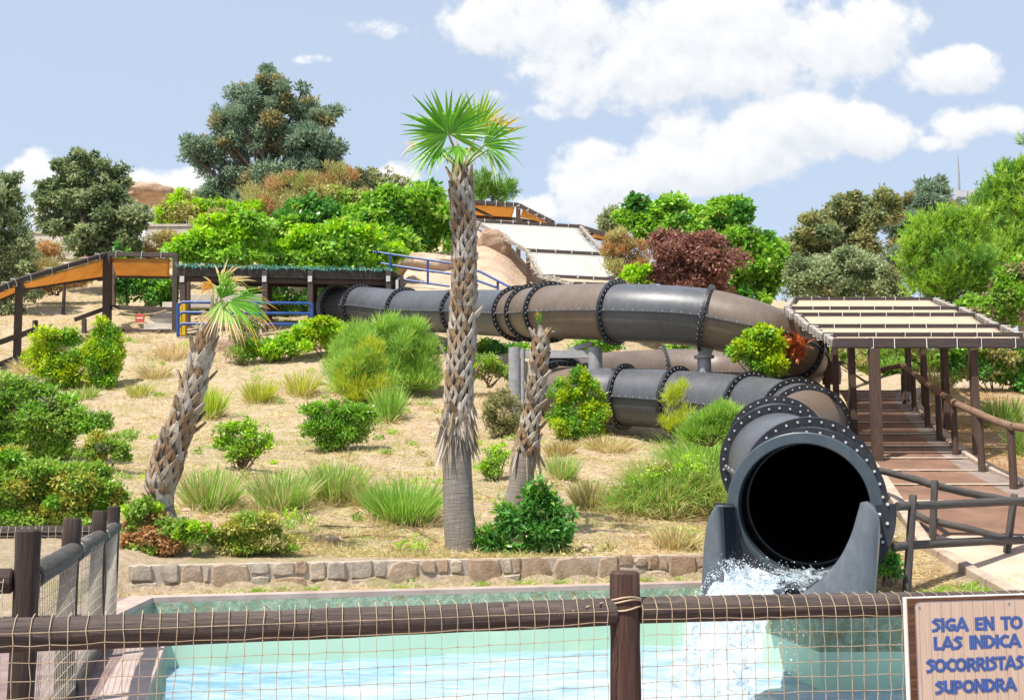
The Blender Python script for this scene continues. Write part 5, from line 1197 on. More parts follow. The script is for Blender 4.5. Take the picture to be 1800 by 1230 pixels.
def G_solid(k):
    key = 'pet_' + k
    if key not in M: M[key] = mat_noise(key, [(.3, (.18, .25, .05)), (.7, (.32, .38, .12))] if k == 'palm' else [(.3, (.3, .24, .1)), (.7, (.45, .38, .2))], 10, .5, 0)
    return M[key]
def palm(label, path, d, boot_from, boot_to, rows_per_m=9.5, around=7, bw=.055, seed=0, skirt=None, leaf_len=.2):
    """path: (px, py, half width px) from the foot up; boots between two arc fractions"""
    rng = random.Random(seed); P = [W(x, y, d) for x, y, w in path]; rad = [w * d / 2000 * (.77 if k > 2 else 1) for k, (x, y, w) in enumerate(path)]
    root = thing('palm_tree', label, 'palm', P[0]); ar = np.r_[0, np.cumsum([np.linalg.norm(b - a) for a, b in zip(P[:-1], P[1:])])]; LL = ar[-1]; A = np.array(P)
    pos = lambda s: np.array([np.interp(s, ar, A[:, k]) for k in range(3)]); rd = lambda s: float(np.interp(s, ar, rad))
    ss = np.linspace(-.3, LL, 60); bare = boot_from * LL
    mb = MB(); mb.tube([pos(max(s, 0)) + (0, 0, min(s, 0)) for s in ss], [rd(max(s, 0)) * (1 if s < bare else .88) * rng.uniform(.985, 1.015) for s in ss], 26); mb.build('trunk', M['palm_trunk'], root)
    mb = MB(); s = bare; row = 0; dphi = 6.2832 / around
    while s < boot_to * LL:
        c0 = pos(s); t = unit(pos(min(s + .1, LL)) - pos(max(s - .1, 0))); e1 = unit(np.cross(t, (0, 1, 0))); e2 = np.cross(t, e1); h = leaf_len * rng.uniform(.85, 1.15)
        for k in range(around):
            ph = (k + .5 * (row % 2)) * dphi + rng.uniform(-.1, .1); r = rd(s); nrm = lambda a: math.cos(a) * e1 + math.sin(a) * e2
            lift = rng.uniform(.0, .03) + (.10 if rng.random() < .07 else 0)
            apex = c0 + nrm(ph) * (r * .93 + .03 + lift) + t * h * .55; mi = rng.choice((0, 0, 1, 2, 2, 3))
            for sg in (-1, 1):
                if rng.random() < .06: continue
                a2 = ph + sg * dphi * .62; p0 = c0 + nrm(a2) * (rd(max(s - h * .4, 0)) * .92) - t * h * .45; n_ = nrm((ph + a2) / 2); w0 = bw * rng.uniform(.75, 1.2); mid = (p0 + apex) / 2 + n_ * r * .09
                # tapered slab
                tt = unit(apex - p0); sd = unit(np.cross(tt, n_)); b = len(mb.v)
                for q, w, th in ((p0, w0 * .5, .008), (mid, w0 * .55, .013), (apex, w0 * .3, .012)):
                    mb.v += [q - sd * w - n_ * th * .5, q + sd * w - n_ * th * .5, q + sd * w * .8 + n_ * th, q - sd * w * .8 + n_ * th]
                for j in (0, 1):
                    for q in range(4): q2 = (q + 1) % 4; mb.face((b + j * 4 + q, b + j * 4 + q2, b + j * 4 + 4 + q2, b + j * 4 + 4 + q), [(0, 0)] * 4, mi)
                mb.face((b + 8, b + 9, b + 10, b + 11), [(0, 0)] * 4, 3)
        s += 1 / rows_per_m; row += 1
    mb.build('leaf_bases', M['boot'], root, smooth=False)
    if skirt:
        s0, s1, n = skirt; Pk, Dk = [], []
        for k in range(n):
            s = rng.uniform(s0, s1) * LL; ph = rng.uniform(0, 6.283); e = np.array((math.cos(ph), math.sin(ph), 0)); Pk.append(pos(s) + e * (rd(s) * .98 + .02)); Dk.append(e * rng.uniform(.0, .3) + np.array((rng.uniform(-.25, .25), 0, -1)))
        blade_mesh('dry_skirt', np.array(Pk), np.array(Dk), RNG.uniform(.18, .5, n), RNG.uniform(.015, .05, n), .05, G['boot_fibre'], root)
    return root, pos, rd, LL
gm('boot_fibre', [(.14, .11, .085), (.28, .23, .18), (.46, .4, .33)], .1, .9, .1)

def palms():
    d = hit(815, 966)[1]
    root, pos, rd, LL = palm('tall fan palm with a green crown and criss crossed leaf bases rising in the middle', [(812, 968, 29), (806, 900, 27), (803, 800, 25), (806, 700, 27), (812, 600, 27), (816, 500, 24.5), (816, 420, 24), (812, 350, 25), (812, 315, 22), (812, 290, 11)], d, .29, .985, seed=1, skirt=(.28, .385, 260), around=8, bw=.062, rows_per_m=8.5, leaf_len=.24)
    s = d / 2000; top = pos(LL * .985); z = lambda x, y, dd=0: W(x, y, d + dd)
    frond(root, z(788, 236, -.5), top, (-.35, -.25, 1), (.1, -1, -.25), 93 * s, 2.3, 42, ['palm'], .07, seed=1)
    frond(root, z(838, 232, .25), top, (.42, .1, 1), (-.1, -1, -.1), 92 * s, 1.35, 28, ['palm_lime', 'palm_pale'], .06, tips=(0, 1, 4), seed=2)
    frond(root, z(850, 256, -.1), top, (.9, -.25, .42), (-.3, -1, .3), 90 * s, .95, 22, ['palm', 'palm_orange'], .06, tips=(0, .42, 3), seed=3)
    frond(root, z(748, 254, 0), top, (-1, .05, .25), (-.1, -.4, 1), 58 * s, .6, 14, ['palm_pale', 'palm_dry'], .5, tips=(0, 1, 2), seed=4, ragged=.4)
    frond(root, z(775, 262, -.25), top, (-.6, -.5, -.55), (-.4, -.6, .7), 70 * s, 1.2, 24, ['palm', 'palm_pale'], .3, tips=(0, 1, 4), seed=5)
    frond(root, z(800, 240, .45), top, (-.05, .3, 1), (0, -1, .2), 80 * s, 1.1, 24, ['palm_pale'], .08, seed=6)
    frond(root, z(858, 262, .1), top, (.45, -.2, -.7), (.5, -.5, .6), 62 * s, .9, 18, ['palm', 'palm_pale'], .3, tips=(.5, 1, 2), seed=7)
    frond(root, z(805, 255, -.45), top, (.1, -.5, -1), (0, -.9, .4), 46 * s, .8, 12, ['palm'], .15, seed=8)
    frond(root, z(812, 262, .6), top, (.2, 1, .25), (0, -.3, 1), 70 * s, 1.3, 22, ['palm'], .3, seed=9)
    d2 = hit(903, 903)[1]
    root, pos, rd, LL = palm('short crooked fan palm with only one green shoot beside the tall palm', [(903, 906, 23), (915, 850, 21), (925, 790, 20), (935, 730, 17), (943, 670, 17), (949, 620, 19), (951, 595, 12), (950, 572, 6)], d2, .33, .97, rows_per_m=8.5, around=6, bw=.07, seed=5, skirt=(.3, .45, 60), leaf_len=.22)
    s = d2 / 2000; z = lambda x, y: W(x, y, d2); top = pos(LL * .95)
    frond(root, z(948, 572), top, (-.1, -.2, 1), (.2, -1, .1), 32 * s, .28, 8, ['palm', 'palm_orange'], .0, wmul=1.6, tips=(0, .4, 3), seed=11)
    frond(root, z(952, 588), top, (.9, -.2, .5), (.2, -1, .3), 26 * s, .4, 5, ['palm_dry'], .3, seed=12)
    d3 = hit(320, 968)[1]
    root, pos, rd, LL = palm('leaning fan palm with a drooping half dry crown on the left', [(319, 972, 10), (306, 930, 11), (294, 895, 12), (286, 875, 24), (283, 852, 33), (300, 790, 30), (322, 735, 26), (341, 675, 22), (354, 625, 19), (365, 588, 14), (370, 570, 6)], d3, .235, .97, rows_per_m=8.5, around=8, bw=.068, seed=9, leaf_len=.27)
    s = d3 / 2000; z = lambda x, y, dd=0: W(x, y, d3 + dd); top = pos(LL * .97)
    frond(root, z(388, 526, -.1), top, (.35, -.3, 1), (.7, -.7, .1), 72 * s, .75, 22, ['palm', 'palm_pale'], .3, tips=(.0, .4, 3), seed=21)
    frond(root, z(402, 530, -.35), top, (1, -.25, -.05), (.15, -1, .4), 92 * s, .85, 28, ['palm', 'palm_orange'], .28, tips=(0, 1, 4), seed=22)
    frond(root, z(392, 528, -.2), top, (.25, -.4, -1), (.3, -1, .1), 84 * s, .85, 24, ['palm_pale', 'palm_dry'], .05, tips=(0, 1, 3), seed=23)
    frond(root, z(376, 506, .0), top, (-.7, -.2, .5), (.3, -1, .5), 44 * s, .8, 12, ['palm_orange', 'palm_dry'], .5, tips=(0, 1, 3), seed=24, ragged=.35)
    frond(root, z(388, 500, .2), top, (.6, .1, .75), (-.3, -1, .3), 74 * s, .9, 20, ['palm_lime', 'palm_dry'], .4, tips=(0, 1, 2), seed=25, ragged=.3)
    frond(root, z(368, 552, -.2), top, (-.9, -.4, .2), (0, -1, .4), 28 * s, .5, 5, ['palm_dry'], .4, seed=26)
    frond(root, z(378, 556, -.2), top, (.9, -.4, -.2), (0, -1, .4), 36 * s, .5, 6, ['palm_dry'], .4, seed=27)
palms()

# ------------------------------------------------------------------ trees and shrubs: (photo lobes at a real distance)
plant('conifer_tree', 'tall blue green conifer standing highest on the hill', 'tree', 66, [(475, 142, 26, 24), (452, 165, 46, 34), (420, 200, 52, 38), (502, 190, 48, 40), (566, 212, 42, 26), (388, 258, 54, 26), (470, 245, 70, 42), (545, 258, 52, 36), (350, 270, 32, 16), (402, 308, 52, 30), (480, 312, 60, 36), (562, 305, 40, 34), (388, 348, 40, 24), (440, 360, 34, 28), (588, 285, 24, 34), (395, 215, 30, 24)],
      (468, 415), [('cedar', .83), ('cedar_brown', .17)], (.27, .095), 80000, 'spray', sub=13, rk=.31, trunk=.42, limbs=40)
plant('oak_tree', 'dark grey green oak above the tan canopies on the left', 'tree', 52, [(160, 288, 38, 20), (122, 312, 36, 26), (190, 322, 40, 30), (86, 345, 30, 26), (140, 350, 46, 36), (202, 366, 46, 34), (238, 388, 28, 28), (108, 392, 42, 38), (160, 412, 50, 36), (215, 420, 42, 30), (175, 446, 36, 26)], (182, 480), [('oak', .75), ('olive', .25)], (.21, .12), 40000, 'broad', sub=12, rk=.31, trunk=.3, limbs=24)
plant('olive_tree', 'thin grey olive tree cut off by the left edge of the photo', 'tree', 46, [(12, 330, 32, 24), (-30, 370, 60, 50), (25, 378, 28, 30), (20, 430, 36, 36), (-14, 470, 40, 50), (42, 468, 28, 28), (30, 500, 42, 26), (5, 540, 36, 30)], (-8, 580), [('olive', .5), ('oak', .5)], (.17, .08), 26000, 'broad', sub=11, rk=.34, trunk=.22, limbs=16)
plant('broom_bush', 'brownish broom bush under the tall conifer', 'bush', 57, [(478, 352, 46, 34), (530, 322, 44, 28), (592, 312, 32, 26), (560, 350, 54, 34), (500, 390, 46, 32), (458, 385, 28, 26)], (520, 440), [('drygreen', .45), ('rusty', .4), ('hedge', .15)], (.24, .045), 26000, 'needle', sub=10)
plant('fig_bush', 'large bright green broad leaved bush left of the tall palm top', 'bush', 52, [(690, 362, 44, 32), (742, 350, 40, 26), (652, 386, 40, 32), (722, 400, 62, 38), (772, 392, 34, 46), (622, 402, 32, 26), (680, 428, 56, 24), (765, 360, 28, 26)], (705, 455), [('bright', .75), ('deep', .25)], (.27, .19), 24000, 'broad', sub=11, rk=.36)
plant('fig_bush', 'deep green broad leaved bush below the broom bush', 'bush', 53, [(520, 396, 54, 28), (578, 382, 40, 28), (470, 412, 46, 26), (430, 404, 28, 20), (540, 370, 30, 22)], (520, 470), [('deep', .5), ('bright', .5)], (.25, .18), 14000, 'broad', sub=11)
plant('ivy_bush', 'light green mound of ivy over the long netted pergola', 'bush', 47, [(540, 440, 62, 28), (602, 428, 50, 30), (640, 454, 42, 24), (580, 460, 68, 22), (492, 455, 42, 20), (560, 412, 46, 18)], (565, 480), [('bright', .5), ('lime', .5)], (.2, .15), 22000, 'broad', sub=12)
plant('ivy_bush', 'light green mound of ivy above the yellow post', 'bush', 46, [(352, 430, 46, 24), (402, 432, 44, 28), (432, 442, 32, 24), (322, 442, 26, 16), (420, 396, 40, 24), (395, 455, 60, 16)], (385, 478), [('lime', .55), ('bright', .45)], (.2, .15), 17000, 'broad', sub=12)
plant('olive_tree', 'small brownish olive crown on the skyline left of the tall palm', 'tree', 68, [(655, 314, 36, 18), (630, 326, 24, 20), (690, 330, 28, 16), (660, 345, 40, 16)], (655, 380), [('oak_brown', .6), ('olive', .4)], (.22, .12), 8000, 'broad', trunk=.2)
plant('pine_tree', 'small dark pine tip on the skyline behind the tall palm', 'tree', 75, [(860, 336, 28, 20), (886, 346, 20, 14), (846, 346, 16, 16)], (866, 385), 'pine_dark', (.5, .05), 6000, 'pine', trunk=.2)
plant('bramble_bush', 'yellow green bramble on the skyline between oak and conifer', 'bush', 66, [(300, 372, 34, 24), (345, 374, 46, 24), (330, 352, 26, 16), (375, 385, 26, 20)], (330, 410), [('lime', .45), ('drygreen', .55)], (.24, .12), 9000, 'broad')
plant('laurel_bush', 'dark green bush in the shade under the tan canopy', 'bush', 46.5, [(268, 500, 42, 24), (232, 498, 30, 26), (214, 470, 18, 40), (285, 520, 24, 16)], (262, 535), [('deep', .8), ('shrub', .2)], (.2, .12), 9000, 'broad')
plant('shrub', 'mixed green shrub growing behind the blue railing', 'bush', 47, [(372, 545, 40, 26), (500, 530, 54, 26), (562, 520, 26, 24), (450, 545, 30, 30), (520, 560, 36, 22)], (480, 592), [('deep', .45), ('bright', .25), ('hedge', .3)], (.17, .11), 14000, 'broad', sub=11)
plant('dead_bush', 'dry brown bush below the cream parapet wall', 'bush', 54, [(290, 420, 36, 16), (310, 435, 30, 12), (260, 440, 26, 14), (80, 445, 40, 16), (60, 470, 36, 20)], (300, 455), [('drygreen', .5), ('rusty', .5)], (.2, .05), 9000, 'spray')
plant('dead_bush', 'dry reddish brush on the bank between the far left tree and the oak', 'bush', 49, [(90, 480, 44, 20), (130, 492, 36, 18), (60, 500, 34, 20), (150, 470, 26, 14)], (100, 515), [('rusty', .45), ('drygreen', .4), ('hedge', .15)], (.2, .05), 9000, 'needle')
plant('shrub', 'mixed green scrub under the conifer behind the ivy mounds', 'bush', 56, [(400, 372, 46, 22), (440, 385, 40, 24), (372, 395, 36, 18), (600, 345, 36, 20), (640, 360, 34, 20)], (430, 425), [('hedge', .4), ('lime', .3), ('drygreen', .3)], (.2, .11), 12000, 'broad')
plant('ivy_bush', 'pale green creeper filling the gap between the ivy mounds and the rock', 'bush', 48, [(655, 440, 34, 22), (690, 440, 30, 14), (670, 465, 26, 12)], (665, 480), [('bright', .5), ('lime', .5)], (.18, .13), 5000, 'broad')
plant('shrub', 'green undergrowth under the left end of the upper tube', 'bush', 41.5, [(620, 588, 34, 12), (665, 592, 30, 12), (590, 580, 24, 10)], (625, 610), [('hedge', .5), ('lime', .3), ('bright', .2)], (.12, .08), 5000, 'broad')
plant('shrub', 'scrubby olive green growth on the bank right of the lower tube support', 'bush', 33.5, [(860, 640, 34, 16), (830, 655, 24, 14), (890, 655, 20, 14)], (860, 675), [('silver', .4), ('hedge', .4), ('lime', .2)], (.1, .05), 4000, 'broad')
# right of the slide
plant('fig_tree', 'bright green broad leaved tree behind the purple plum bush', 'tree', 49, [(1130, 386, 40, 26), (1182, 376, 44, 22), (1250, 376, 54, 22), (1290, 400, 36, 30), (1262, 430, 44, 40), (1310, 440, 40, 34), (1150, 412, 36, 26), (1352, 446, 30, 30), (1350, 490, 34, 36), (1300, 490, 44, 40), (1215, 400, 40, 26)], (1270, 540), [('bright', .8), ('deep', .2)], (.26, .19), 34000, 'broad', sub=11, rk=.36, trunk=.22, limbs=20)
plant('plum_bush', 'purple leaved plum bush above the dark tube', 'bush', 44, [(1188, 424, 36, 24), (1242, 430, 40, 30), (1200, 464, 54, 36), (1252, 470, 44, 36), (1162, 488, 28, 18), (1222, 500, 50, 20)], (1215, 530), 'plum', (.16, .1), 20000, 'broad', sub=11)
plant('dead_bush', 'dry rust coloured shrub beside the right edge of the white shade cloth', 'bush', 47, [(1096, 440, 30, 20), (1112, 468, 36, 26), (1086, 416, 16, 14)], (1110, 505), [('rusty', .6), ('drygreen', .4)], (.22, .05), 8000, 'needle')
plant('shrub', 'small yellow green plant where the white shade cloth meets the tube', 'bush', 44, [(1118, 482, 26, 14), (1135, 492, 18, 12)], (1120, 505), 'lime', (.16, .1), 2500, 'broad')
plant('olive_tree', 'small grey olive behind the bright fig tree', 'tree', 62, [(1080, 382, 22, 16), (1070, 402, 18, 14), (1095, 395, 16, 12)], (1080, 430), 'olive', (.2, .1), 5000, 'broad', trunk=.15)
plant('oak_tree', 'brownish oak on the right skyline left of the blue cedar', 'tree', 56, [(1430, 400, 36, 26), (1482, 380, 44, 30), (1400, 430, 32, 32), (1450, 432, 54, 34), (1520, 400, 36, 40), (1548, 370, 30, 32), (1500, 352, 22, 16), (1400, 480, 30, 30)], (1470, 540), [('oak_brown', .65), ('olive', .2), ('oak', .15)], (.22, .13), 42000, 'broad', sub=11, rk=.36, trunk=.3, limbs=20)
plant('olive_tree', 'rounded grey green olive tree in front of the brownish oak', 'tree', 47, [(1440, 470, 44, 32), (1502, 470, 52, 32), (1530, 490, 32, 32), (1450, 505, 54, 26), (1400, 492, 20, 28), (1490, 505, 50, 24)], (1470, 545), [('olive', .75), ('oak', .25)], (.16, .09), 30000, 'broad', sub=12, trunk=.18)
plant('cedar_tree', 'blue green cedar beneath the grey mast on the right', 'tree', 62, [(1640, 330, 30, 22), (1612, 358, 40, 28), (1652, 364, 40, 28), (1592, 400, 40, 34), (1640, 404, 44, 34), (1682, 374, 22, 22), (1580, 470, 24, 36), (1600, 440, 36, 36), (1650, 440, 40, 36)], (1625, 540), [('cedar', .85), ('cedar_brown', .15)], (.26, .09), 50000, 'spray', sub=11, rk=.36, trunk=.3, limbs=20)
plant('pine_tree', 'young bright green pine behind the cream pergola roof', 'tree', 37, [(1660, 398, 44, 24), (1705, 405, 36, 26), (1622, 420, 34, 26), (1650, 420, 44, 28), (1692, 420, 40, 30), (1618, 458, 42, 32), (1702, 460, 54, 38), (1660, 480, 62, 38), (1640, 515, 44, 26), (1730, 510, 34, 30)], (1672, 575), [('pine', .8), ('pine_dark', .2)], (.26, .026), 62000, 'pine', sub=13, rk=.3, trunk=.14, limbs=40)
plant('pine_tree', 'tall green pine at the right edge of the photo', 'tree', 44, [(1785, 312, 30, 24), (1760, 350, 38, 30), (1812, 360, 40, 44), (1772, 400, 44, 40), (1732, 376, 30, 26), (1802, 440, 40, 46), (1760, 456, 36, 34), (1840, 300, 50, 60)], (1800, 575), [('pine', .6), ('pine_dark', .4)], (.30, .03), 62000, 'pine', sub=13, rk=.3, trunk=.2, limbs=40)
plant('shrub', 'mixed bright and silvery shrub below the tall pine', 'bush', 36, [(1740, 545, 36, 26), (1792, 538, 30, 36), (1700, 545, 34, 20), (1785, 482, 26, 24), (1765, 510, 30, 24)], (1760, 580), [('bright', .5), ('silver', .3), ('hedge', .2)], (.15, .09), 16000, 'broad', sub=11)
plant('shrub', 'small grey brown shrub at the foot of the cedar', 'bush', 46, [(1562, 500, 22, 26), (1575, 520, 24, 16)], (1562, 540), [('olive', .5), ('oak_brown', .5)], (.14, .07), 5000, 'broad')
plant('hedge', 'loose green hedge seen between the pergola posts', 'bush', 37, [(1560, 640, 50, 22), (1512, 640, 26, 20), (1622, 640, 40, 24), (1465, 620, 26, 20), (1590, 615, 70, 16)], (1560, 690), [('hedge', .4), ('drygreen', .4), ('grass', .2)], (.2, .05), 18000, 'needle', sub=11)
plant('shrub', 'bright leafy shrub right of the path behind the handrail', 'bush', 30, [(1690, 645, 36, 24), (1740, 640, 40, 30), (1800, 640, 40, 40), (1820, 700, 40, 40), (1700, 620, 50, 20)], (1750, 700), [('bright', .5), ('deep', .3), ('drygreen', .2)], (.14, .08), 16000, 'broad', sub=11)
plant('shrub', 'green shrub between the upper and lower tube runs', 'bush', 37.5, [(1200, 618, 40, 16), (1270, 622, 36, 22), (1150, 638, 28, 14), (1245, 640, 36, 16)], (1220, 670), [('hedge', .5), ('deep', .3), ('lime', .2)], (.13, .08), 9000, 'broad')
plant('shrub', 'green leaves peeping out below the upper tube beside the tall palm', 'bush', 38.5, [(870, 612, 34, 14), (1050, 608, 44, 10), (905, 620, 26, 16), (760, 620, 26, 18)], (880, 645), [('bright', .6), ('deep', .4)], (.14, .09), 7000, 'broad')
# garden
def garden(name, label, cat, base, blobs, mats, leaf, n, style='broad', d=None, **k):
    plant(name, label, cat, d or float(hit(*base)[1]), blobs, base, mats, leaf, n, style, **k)
garden('shrub', 'left one of the twin yellow green bushes below the tan canopy', 'bush', (100, 684), [(95, 590, 34, 20), (82, 620, 36, 30), (116, 640, 40, 30), (100, 660, 34, 20)], [('yellow_green', .6), ('shrub', .4)], (.11, .055), 13000, sub=10)
garden('shrub', 'right one of the twin yellow green bushes below the tan canopy', 'bush', (180, 684), [(185, 590, 24, 22), (172, 625, 34, 30), (196, 635, 24, 30), (177, 662, 28, 20)], [('yellow_green', .6), ('shrub', .4)], (.11, .055), 11000, sub=10)
garden('tamarisk', 'feathery light green tamarisk left of the tall palm', 'bush', (690, 698), [(702, 588, 38, 24), (660, 620, 46, 38), (722, 630, 42, 44), (682, 660, 54, 32), (612, 640, 30, 34), (740, 665, 24, 24), (640, 600, 26, 22)], 'feather', (.30, .018), 44000, 'needle', sub=13, limbs=20)
garden('broom_bush', 'yellow green broom in front of the feathery tamarisk', 'bush', (645, 715), [(640, 655, 38, 38), (612, 668, 26, 30), (665, 682, 26, 28), (650, 626, 20, 20), (640, 695, 36, 18)], [('feather_yellow', .7), ('feather', .3)], (.26, .016), 22000, 'needle', sub=12, limbs=16)
garden('ivy_bush', 'left low mound of bright ivy below the blue railing', 'bush', (490, 636), [(486, 606, 36, 20), (520, 600, 30, 22), (452, 606, 22, 16)], [('lime', .6), ('bright', .4)], (.12, .09), 7000)
garden('ivy_bush', 'low mound of pale yellow ivy beneath the slide entrance', 'bush', (575, 628), [(575, 586, 36, 18), (552, 570, 38, 10), (600, 602, 22, 18), (545, 590, 24, 14)], [('lime', .7), ('yellow_green', .3)], (.12, .09), 7000)
garden('shrub', 'small grey leafed shrub right of the leaning palm crown', 'bush', (425, 642), [(426, 588, 24, 20), (416, 614, 22, 20), (442, 572, 18, 12), (425, 570, 18, 14)], [('silver', .5), ('hedge', .5)], (.09, .04), 4500)
garden('shrub', 'dense glossy green rounded shrub on the open dry slope', 'bush', (585, 797), [(545, 725, 26, 16), (590, 720, 34, 17), (635, 726, 24, 18), (560, 750, 34, 22), (610, 755, 38, 22), (588, 775, 34, 15)], 'shrub', (.085, .036), 12000, sub=10, limbs=14)
garden('shrub', 'airy young shrub with small round leaves right of the leaning palm', 'bush', (425, 828), [(425, 745, 18, 14), (402, 770, 26, 20), (446, 775, 28, 20), (422, 800, 30, 18), (470, 768, 10, 16)], [('lime', .5), ('hedge', .5)], (.065, .05), 3600, sub=10, limbs=22)
garden('hedge_bush', 'tall loose evergreen hedge at the left edge on the slope', 'bush', (60, 812), [(25, 688, 40, 26), (80, 702, 44, 28), (50, 742, 56, 40), (112, 742, 48, 34), (155, 738, 38, 24), (20, 790, 44, 32), (90, 785, 50, 28), (-30, 730, 55, 60)], [('hedge', .6), ('shrub', .3), ('olive', .1)], (.085, .042), 52000, sub=14, limbs=16)
garden('shrub', 'small dark mottled shrub beside the leaning palm trunk', 'bush', (185, 832), [(190, 775, 38, 18), (166, 795, 26, 18), (214, 796, 18, 15)], [('hedge', .5), ('oak', .3), ('autumn', .2)], (.075, .035), 6000)
garden('hedge_bush', 'mottled green and yellow hedge right behind the dark post fence', 'bush', (90, 940), [(30, 830, 46, 26), (90, 830, 50, 24), (150, 840, 40, 24), (60, 870, 64, 36), (140, 880, 54, 34), (188, 870, 26, 26), (20, 900, 56, 28), (110, 910, 64, 24), (-30, 860, 50, 50)], [('hedge', .5), ('autumn', .35), ('shrub', .15)], (.065, .034), 70000, sub=14, limbs=16)
garden('ivy_bush', 'rusty and green creeper round the foot of the leaning palm', 'bush', (275, 972), [(250, 900, 30, 24), (290, 932, 34, 26), (240, 942, 26, 26), (330, 942, 36, 24), (262, 960, 34, 16)], [('rusty', .4), ('hedge', .45), ('lime', .15)], (.06, .04), 13000, sub=11)
garden('ivy_bush', 'low creeping bush on top of the stone wall right of the leaning palm', 'bush', (440, 977), [(440, 920, 48, 20), (482, 940, 36, 22), (402, 945, 44, 20), (502, 960, 28, 11), (440, 958, 50, 14)], [('hedge', .45), ('drygreen', .3), ('autumn', .25)], (.055, .03), 13000, sub=11)
garden('laurel_bush', 'glossy dark green laurel at the foot of the two palms', 'bush', (925, 972), [(946, 870, 26, 24), (966, 902, 36, 24), (922, 906, 38, 24), (982, 936, 32, 22), (932, 940, 44, 22), (872, 946, 30, 18), (862, 958, 26, 12)], [('deep', .75), ('shrub', .25)], (.125, .042), 6500, sub=11, limbs=16)
garden('shrub', 'dusty grey brown shrub between the two upright palms', 'bush', (882, 770), [(882, 700, 26, 16), (862, 725, 22, 20), (896, 725, 30, 24), (880, 750, 34, 16)], [('silver', .45), ('oak_brown', .55)], (.075, .035), 8000)
garden('shrub', 'yellow green upright bush in front of the lower tube', 'bush', (1010, 782), [(1018, 664, 14, 18), (992, 692, 22, 22), (1036, 698, 26, 24), (1002, 735, 34, 26), (1042, 738, 26, 26), (1012, 762, 34, 16), (1030, 672, 14, 18)], [('yellow_green', .65), ('shrub', .35)], (.09, .042), 13000, sub=10)
garden('shrub', 'small leafy shrub just right of the tall palm trunk', 'bush', (868, 844), [(872, 800, 22, 13), (866, 822, 26, 16)], [('hedge', .6), ('lime', .4)], (.07, .03), 2400)
garden('shrub', 'round yellow green shrub rising in front of the bend of the upper tube', 'bush', (1335, 672), [(1342, 588, 24, 14), (1312, 614, 28, 22), (1356, 618, 28, 26), (1332, 640, 36, 22)], [('yellow_green', .4), ('bright', .6)], (.11, .065), 10000, d=27.0, sub=10)
garden('dead_bush', 'rust red dead sprig beside the round yellow green shrub', 'bush', (1385, 640), [(1393, 604, 16, 12), (1405, 618, 8, 12)], 'dead_red', (.2, .05), 450, d=27.2, limbs=3)
garden('tamarisk', 'feathery green plant at the near end of the lower tube', 'bush', (1250, 775), [(1268, 735, 24, 18), (1242, 752, 26, 18), (1282, 752, 22, 18), (1225, 765, 26, 14)], 'feather', (.24, .013), 11000, 'needle', d=22.2, sub=11)
garden('tamarisk', 'thin wispy plant in front of the lower tube flange', 'bush', (1190, 765), [(1184, 700, 14, 18), (1196, 735, 18, 18), (1200, 690, 9, 14), (1178, 748, 18, 12)], 'feather_yellow', (.2, .011), 2600, 'needle', d=24.5, sub=9)
garden('ivy_bush', 'small dark ivy growing right beside the slide mouth', 'bush', (1558, 1014), [(1560, 985, 18, 15), (1546, 1000, 22, 10), (1570, 1000, 14, 10)], [('deep', .7), ('bright', .3)], (.06, .045), 1500, d=12.95)
garden('weed', 'little leafy weed at the foot of the stone wall', 'weed', (722, 1028), [(722, 1013, 16, 9), (716, 1020, 12, 6), (732, 1018, 10, 7)], 'bright', (.045, .028), 420, d=float(onground(722, 15.25)[1]), limbs=5)

# ------------------------------------------------------------------ grass
def tuft(label, px, py, w, h, n, mat, d=None, droop=.1, wd=.014, name='grass_clump', cat='grass'):
    g = hit(px, py) if d is None else onground(px, d); s = g[1] / 2000; r = w * s * .28
    a = RNG.uniform(0, 6.283, n); q = np.sqrt(RNG.random(n)) * r; P = np.stack([g[0] + q * np.cos(a), g[1] + q * np.sin(a), np.full(n, g[2] - .03)], -1); P[:, 2] = H(P[:, 0], P[:, 1]) - .02
    out = (w * .5 - w * .2) / max(h, 1); D = np.stack([np.cos(a) * q / r * out * 1.6 + RNG.normal(0, .22, n), np.sin(a) * q / r * out * 1.6 + RNG.normal(0, .22, n), np.ones(n)], -1)
    V, F = blade_geo(P, D, h * s * RNG.uniform(.45, 1.05, n), wd * RNG.uniform(.6, 1.2, n), droop * RNG.uniform(.3, 1.6, n)); mats = mat if isinstance(mat, list) else [mat]
    # short dead blades spreading round the foot
    k = n // 2; a = RNG.uniform(0, 6.283, k); q = np.sqrt(RNG.random(k)) * r * 1.7; P2 = np.stack([g[0] + q * np.cos(a), g[1] + q * np.sin(a), np.zeros(k)], -1); P2[:, 2] = H(P2[:, 0], P2[:, 1]) - .01
    D2 = np.stack([np.cos(a) * .8 + RNG.normal(0, .7, k), np.sin(a) * .8 + RNG.normal(0, .7, k), np.abs(RNG.normal(.7, .5, k))], -1); V2, F2 = blade_geo(P2, D2, h * s * RNG.uniform(.12, .45, k), wd * .8, .3 * RNG.random(k))
    o = mesh_np(name, np.concatenate([V, V2]), np.concatenate([F, F2 + len(V)]), [G[m] for m in mats] + [G['straw'], G['drygreen']], np.repeat(RNG.random(n + k), 3), origin=g); nm = len(mats)
    o.data.polygons.foreach_set('material_index', np.repeat(np.concatenate([(RNG.random(n) < .35) * (nm - 1), nm + (RNG.random(k) < .4)]).astype(np.int32), 3))
    tag(o, label, cat)
